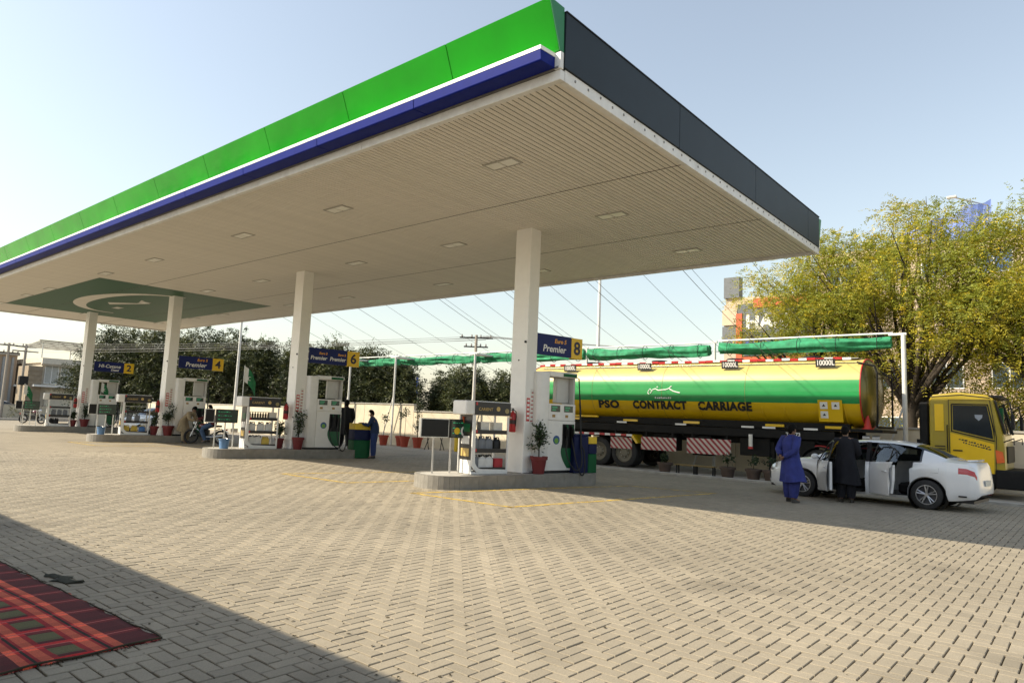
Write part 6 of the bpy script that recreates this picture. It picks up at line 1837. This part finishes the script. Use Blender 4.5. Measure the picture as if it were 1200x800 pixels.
# ================================================================== the mat in the foreground
def plaid():
    m = bpy.data.materials.new('plaid_mat'); m.use_nodes = True
    N, L = m.node_tree.nodes, m.node_tree.links; b = N['Principled BSDF']; b.inputs['Roughness'].default_value = .95
    tc = N.new('ShaderNodeTexCoord'); sp = N.new('ShaderNodeSeparateXYZ'); L.new(tc.outputs['Object'], sp.inputs[0])
    def ramp(src, stops, period):
        md = N.new('ShaderNodeMath'); md.operation = 'DIVIDE'; md.inputs[1].default_value = period; L.new(src, md.inputs[0])
        fr = N.new('ShaderNodeMath'); fr.operation = 'FRACT'; L.new(md.outputs[0], fr.inputs[0])
        cr = N.new('ShaderNodeValToRGB'); cr.color_ramp.interpolation = 'CONSTANT'; el = cr.color_ramp.elements
        el[0].position = 0; el[0].color = (*stops[0][1], 1); el[1].position = stops[1][0]; el[1].color = (*stops[1][1], 1)
        for p, c in stops[2:]:
            e = el.new(p); e.color = (*c, 1)
        L.new(fr.outputs[0], cr.inputs[0]); return cr.outputs[0]
    mar, red, sal, blk, grn = (.10, .010, .013), (.34, .014, .018), (.62, .115, .06), (.015, .012, .008), (.13, .12, .05)
    PY = -.80
    a = ramp(sp.outputs[1], [(0, mar), (.27, sal), (.345, red), (.37, blk), (.395, red), (.42, sal), (.50, red), (.545, mar), (.74, red), (.785, sal), (.86, red), (.885, blk), (.91, red), (.935, sal)], PY)
    # olive and maroon blocks inside the middle band
    inner = ramp(sp.outputs[0], [(0, mar), (.22, grn), (.72, mar), (.86, red)], .34)
    mask = ramp(sp.outputs[1], [(0, (0, 0, 0)), (.545, (1, 1, 1)), (.74, (0, 0, 0))], PY)
    m1 = N.new('ShaderNodeMix'); m1.data_type = 'RGBA'; L.new(mask, m1.inputs['Factor']); L.new(a, m1.inputs[6]); L.new(inner, m1.inputs[7])
    # weft: broad darker and lighter stripes and one thin pink thread line per repeat
    shade = ramp(sp.outputs[0], [(0, (1.5, 1.2, 1.1)), (.16, (.85, .85, .85)), (.60, (.70, .68, .68)), (.86, (1.4, 1.1, 1.0))], .34)
    m2 = N.new('ShaderNodeMix'); m2.data_type = 'RGBA'; m2.blend_type = 'MULTIPLY'; m2.inputs['Factor'].default_value = 1; L.new(m1.outputs[2], m2.inputs[6]); L.new(shade, m2.inputs[7])
    line = ramp(sp.outputs[0], [(0, (1, 1, 1)), (.03, (0, 0, 0))], .34)
    mx = N.new('ShaderNodeMix'); mx.data_type = 'RGBA'; L.new(line, mx.inputs['Factor']); L.new(m2.outputs[2], mx.inputs[6]); mx.inputs[7].default_value = (.50, .13, .11, 1)
    nz = N.new('ShaderNodeTexNoise'); nz.inputs['Scale'].default_value = 140; nz.inputs['Detail'].default_value = 3; L.new(tc.outputs['Object'], nz.inputs['Vector'])
    mr = N.new('ShaderNodeMapRange'); mr.inputs[1].default_value = .3; mr.inputs[2].default_value = .7; mr.inputs[3].default_value = .72; mr.inputs[4].default_value = 1.25; L.new(nz.outputs['Fac'], mr.inputs[0])
    sc = N.new('ShaderNodeVectorMath'); sc.operation = 'SCALE'; L.new(mx.outputs[2], sc.inputs[0]); L.new(mr.outputs[0], sc.inputs['Scale'])
    L.new(sc.outputs[0], b.inputs['Base Color'])
    wv = N.new('ShaderNodeTexWave'); wv.inputs['Scale'].default_value = 60; L.new(tc.outputs['Object'], wv.inputs['Vector'])
    bp = N.new('ShaderNodeBump'); bp.inputs['Strength'].default_value = .5; bp.inputs['Distance'].default_value = .004; L.new(nz.outputs['Fac'], bp.inputs['Height']); L.new(bp.outputs[0], b.inputs['Normal'])
    return m
g = np.random.default_rng(4)
rug = empty('floor_mat', (.66, -5.10, 0), radians(2.5), 'red plaid woven floor mat lying in the shade at the lower left', 'mat')
nx, ny = 80, 36; Wx, Wy = 4.2, 2.0
vs = []
for i in range(nx + 1):
    for j in range(ny + 1):
        x, y = -Wx * i / nx, -Wy * j / ny
        ex = .012 * sin(j * 1.7) + g.normal(0, .004) if i in (0, nx) else 0
        ey = .010 * sin(i * 1.1) + g.normal(0, .004) if j in (0, ny) else 0
        z = .014 + .006 * sin(x * 3.1 + y * 2) + .005 * sin(y * 7 + x) + (.006 * sin(y * 9) if i < 3 else 0)
        vs.append((x + ex, y + ey, max(z, .008)))
mb = MB().add(vs, [(i*(ny+1)+j, i*(ny+1)+j+1, (i+1)*(ny+1)+j+1, (i+1)*(ny+1)+j) for i in range(nx) for j in range(ny)])
mo = mb.build('weave', plaid(), rug, smooth=60)
md = mo.modifiers.new('thick', 'SOLIDIFY'); md.thickness = .010; md.offset = -1
M_hem = mat('mat_hem', (.045, .035, .02), .95, var=.3)
e1 = MB().tube([(.004 + .006 * sin(t * 31), -Wy * t, .016 + .005 * sin(t * 22)) for t in np.linspace(0, 1, 40)], .007, 6).build('hem', M_hem, rug)
e2 = MB().tube([(-Wx * t, .006 * sin(t * 47), .014 + .004 * sin(t * 35)) for t in np.linspace(0, 1, 60)], .005, 6).build('hem', M_hem, rug)
fr = MB()
for k in range(160):
    t = g.uniform(0, 1)
    if k % 2: p = Vector((.005, -Wy * t, .012)); d = Vector((g.uniform(.01, .04), g.normal(0, .015), -.008))
    else: p = Vector((-Wx * t, .004, .012)); d = Vector((g.normal(0, .02), g.uniform(.01, .035), -.008))
    fr.tube([p, p + d * .6, p + d], .0022, 4)
tag(fr.build('fringe', M_hem, rug), kind='stuff')
# scrap of dark cloth, and dry leaves and grit on the paving
sc_ = MB(); vs = []
for i in range(19):
    for j in range(6):
        u, v = i / 18, j / 5
        wd = (.012 + .055 * sin(pi * u) ** .8) * (1 + .45 * sin(u * 17) + .3 * sin(u * 31))
        vs.append((-.36 + .50 * u + .01 * sin(v * 9), wd * (v - .5) * 2 + .03 * sin(u * 7), .003 + .022 * abs(sin(u * 11 + v * 5)) * sin(pi * v)))
sc_.add(vs, [(i*6+j, (i+1)*6+j, (i+1)*6+j+1, i*6+j+1) for i in range(18) for j in range(5)])
so = sc_.build('cloth_scrap', mat('scrap_dark', (.03, .03, .018), .9, var=.3), None, smooth=60, loc=(-1.40, -5.0, .004), rot=(0, 0, radians(16)))
tag(so, 'dark scrap of cloth lying beside the edge of the plaid mat', 'scrap')
lt = MB(); g = np.random.default_rng(9)
for k in range(260):
    if k < 120:
        x, y = g.uniform(-4, 3.2), -4.45 + g.normal(0, .22)
    else:
        d_ = g.uniform(3, 14); a_ = g.uniform(-.6, .6)
        x, y = 5.5 + d_ * (-sin(_yaw + a_)), -7.3 + d_ * cos(_yaw + a_)
    s = g.uniform(.006, .022); a = g.uniform(0, 6.28); t = g.uniform(-.3, .3)
    c, sn = cos(a) * s, sin(a) * s
    lt.add([(x - c, y - sn, .004), (x + sn * .45, y - c * .45, .006 + s * .3), (x + c, y + sn, .004), (x - sn * .45, y + c * .45, .005)], [(0, 1, 2, 3)])
tag(lt.build('dry_leaf_litter', mat('dry_leaf', (.07, .055, .03), .9, var=.4, island=.6), None, fixn=False), 'dry leaf crumbs and grit scattered over the paving', 'litter', None, 'stuff')
# roadside clutter across the street
r = empty('compound_wall', (-66.5, 8.0, 0), 0, 'low sunlit compound wall beside the street at the far left', 'wall')
MB().box(-.1, .1, -7, 5.2, 0, 1.1).build('wall_panel', M_wall, r); MB().box(-.14, .14, -7, 5.2, 1.101, 1.16).build('coping', concrete, r)
r = empty('transformer_pole', (-68.5, 11.6, 0), 0, 'street pole with a dark transformer box left of the pale shop building', 'pole')
MB().cyl((0, 0, 0), (0, 0, 6.6), .13, .09).build('shaft', mat('pole_concrete', (.34, .30, .25), .8), r)
MB().cbox((.3, 0, 3.3), (.5, .7, .8)).build('transformer', dark_metal, r, bevel=.04)
MB().box(-.05, .05, -1.0, 1.0, 5.9, 6.0).box(-.05, .05, -.8, .8, 6.3, 6.38).build('cross_arm', dark_metal, r)
for k in range(3):
    t_ = tree('street_shrub', (-64.5 + k * 1.1, 3.5 + k * 3.4, 0), 1.0 + .25 * k, (.7, .9), .05, ['low dusty shrub by the street, leftmost', 'low dusty shrub by the street, middle one', 'low dusty shrub by the street, nearest the pale building'][k], 'dusty shrubs by the street', 90 + k, [mat('dusty_leaf', (.11, .11, .045), .7, island=.3, trans=.2)], 16, 60, .12, .3, .03, limbs=4)
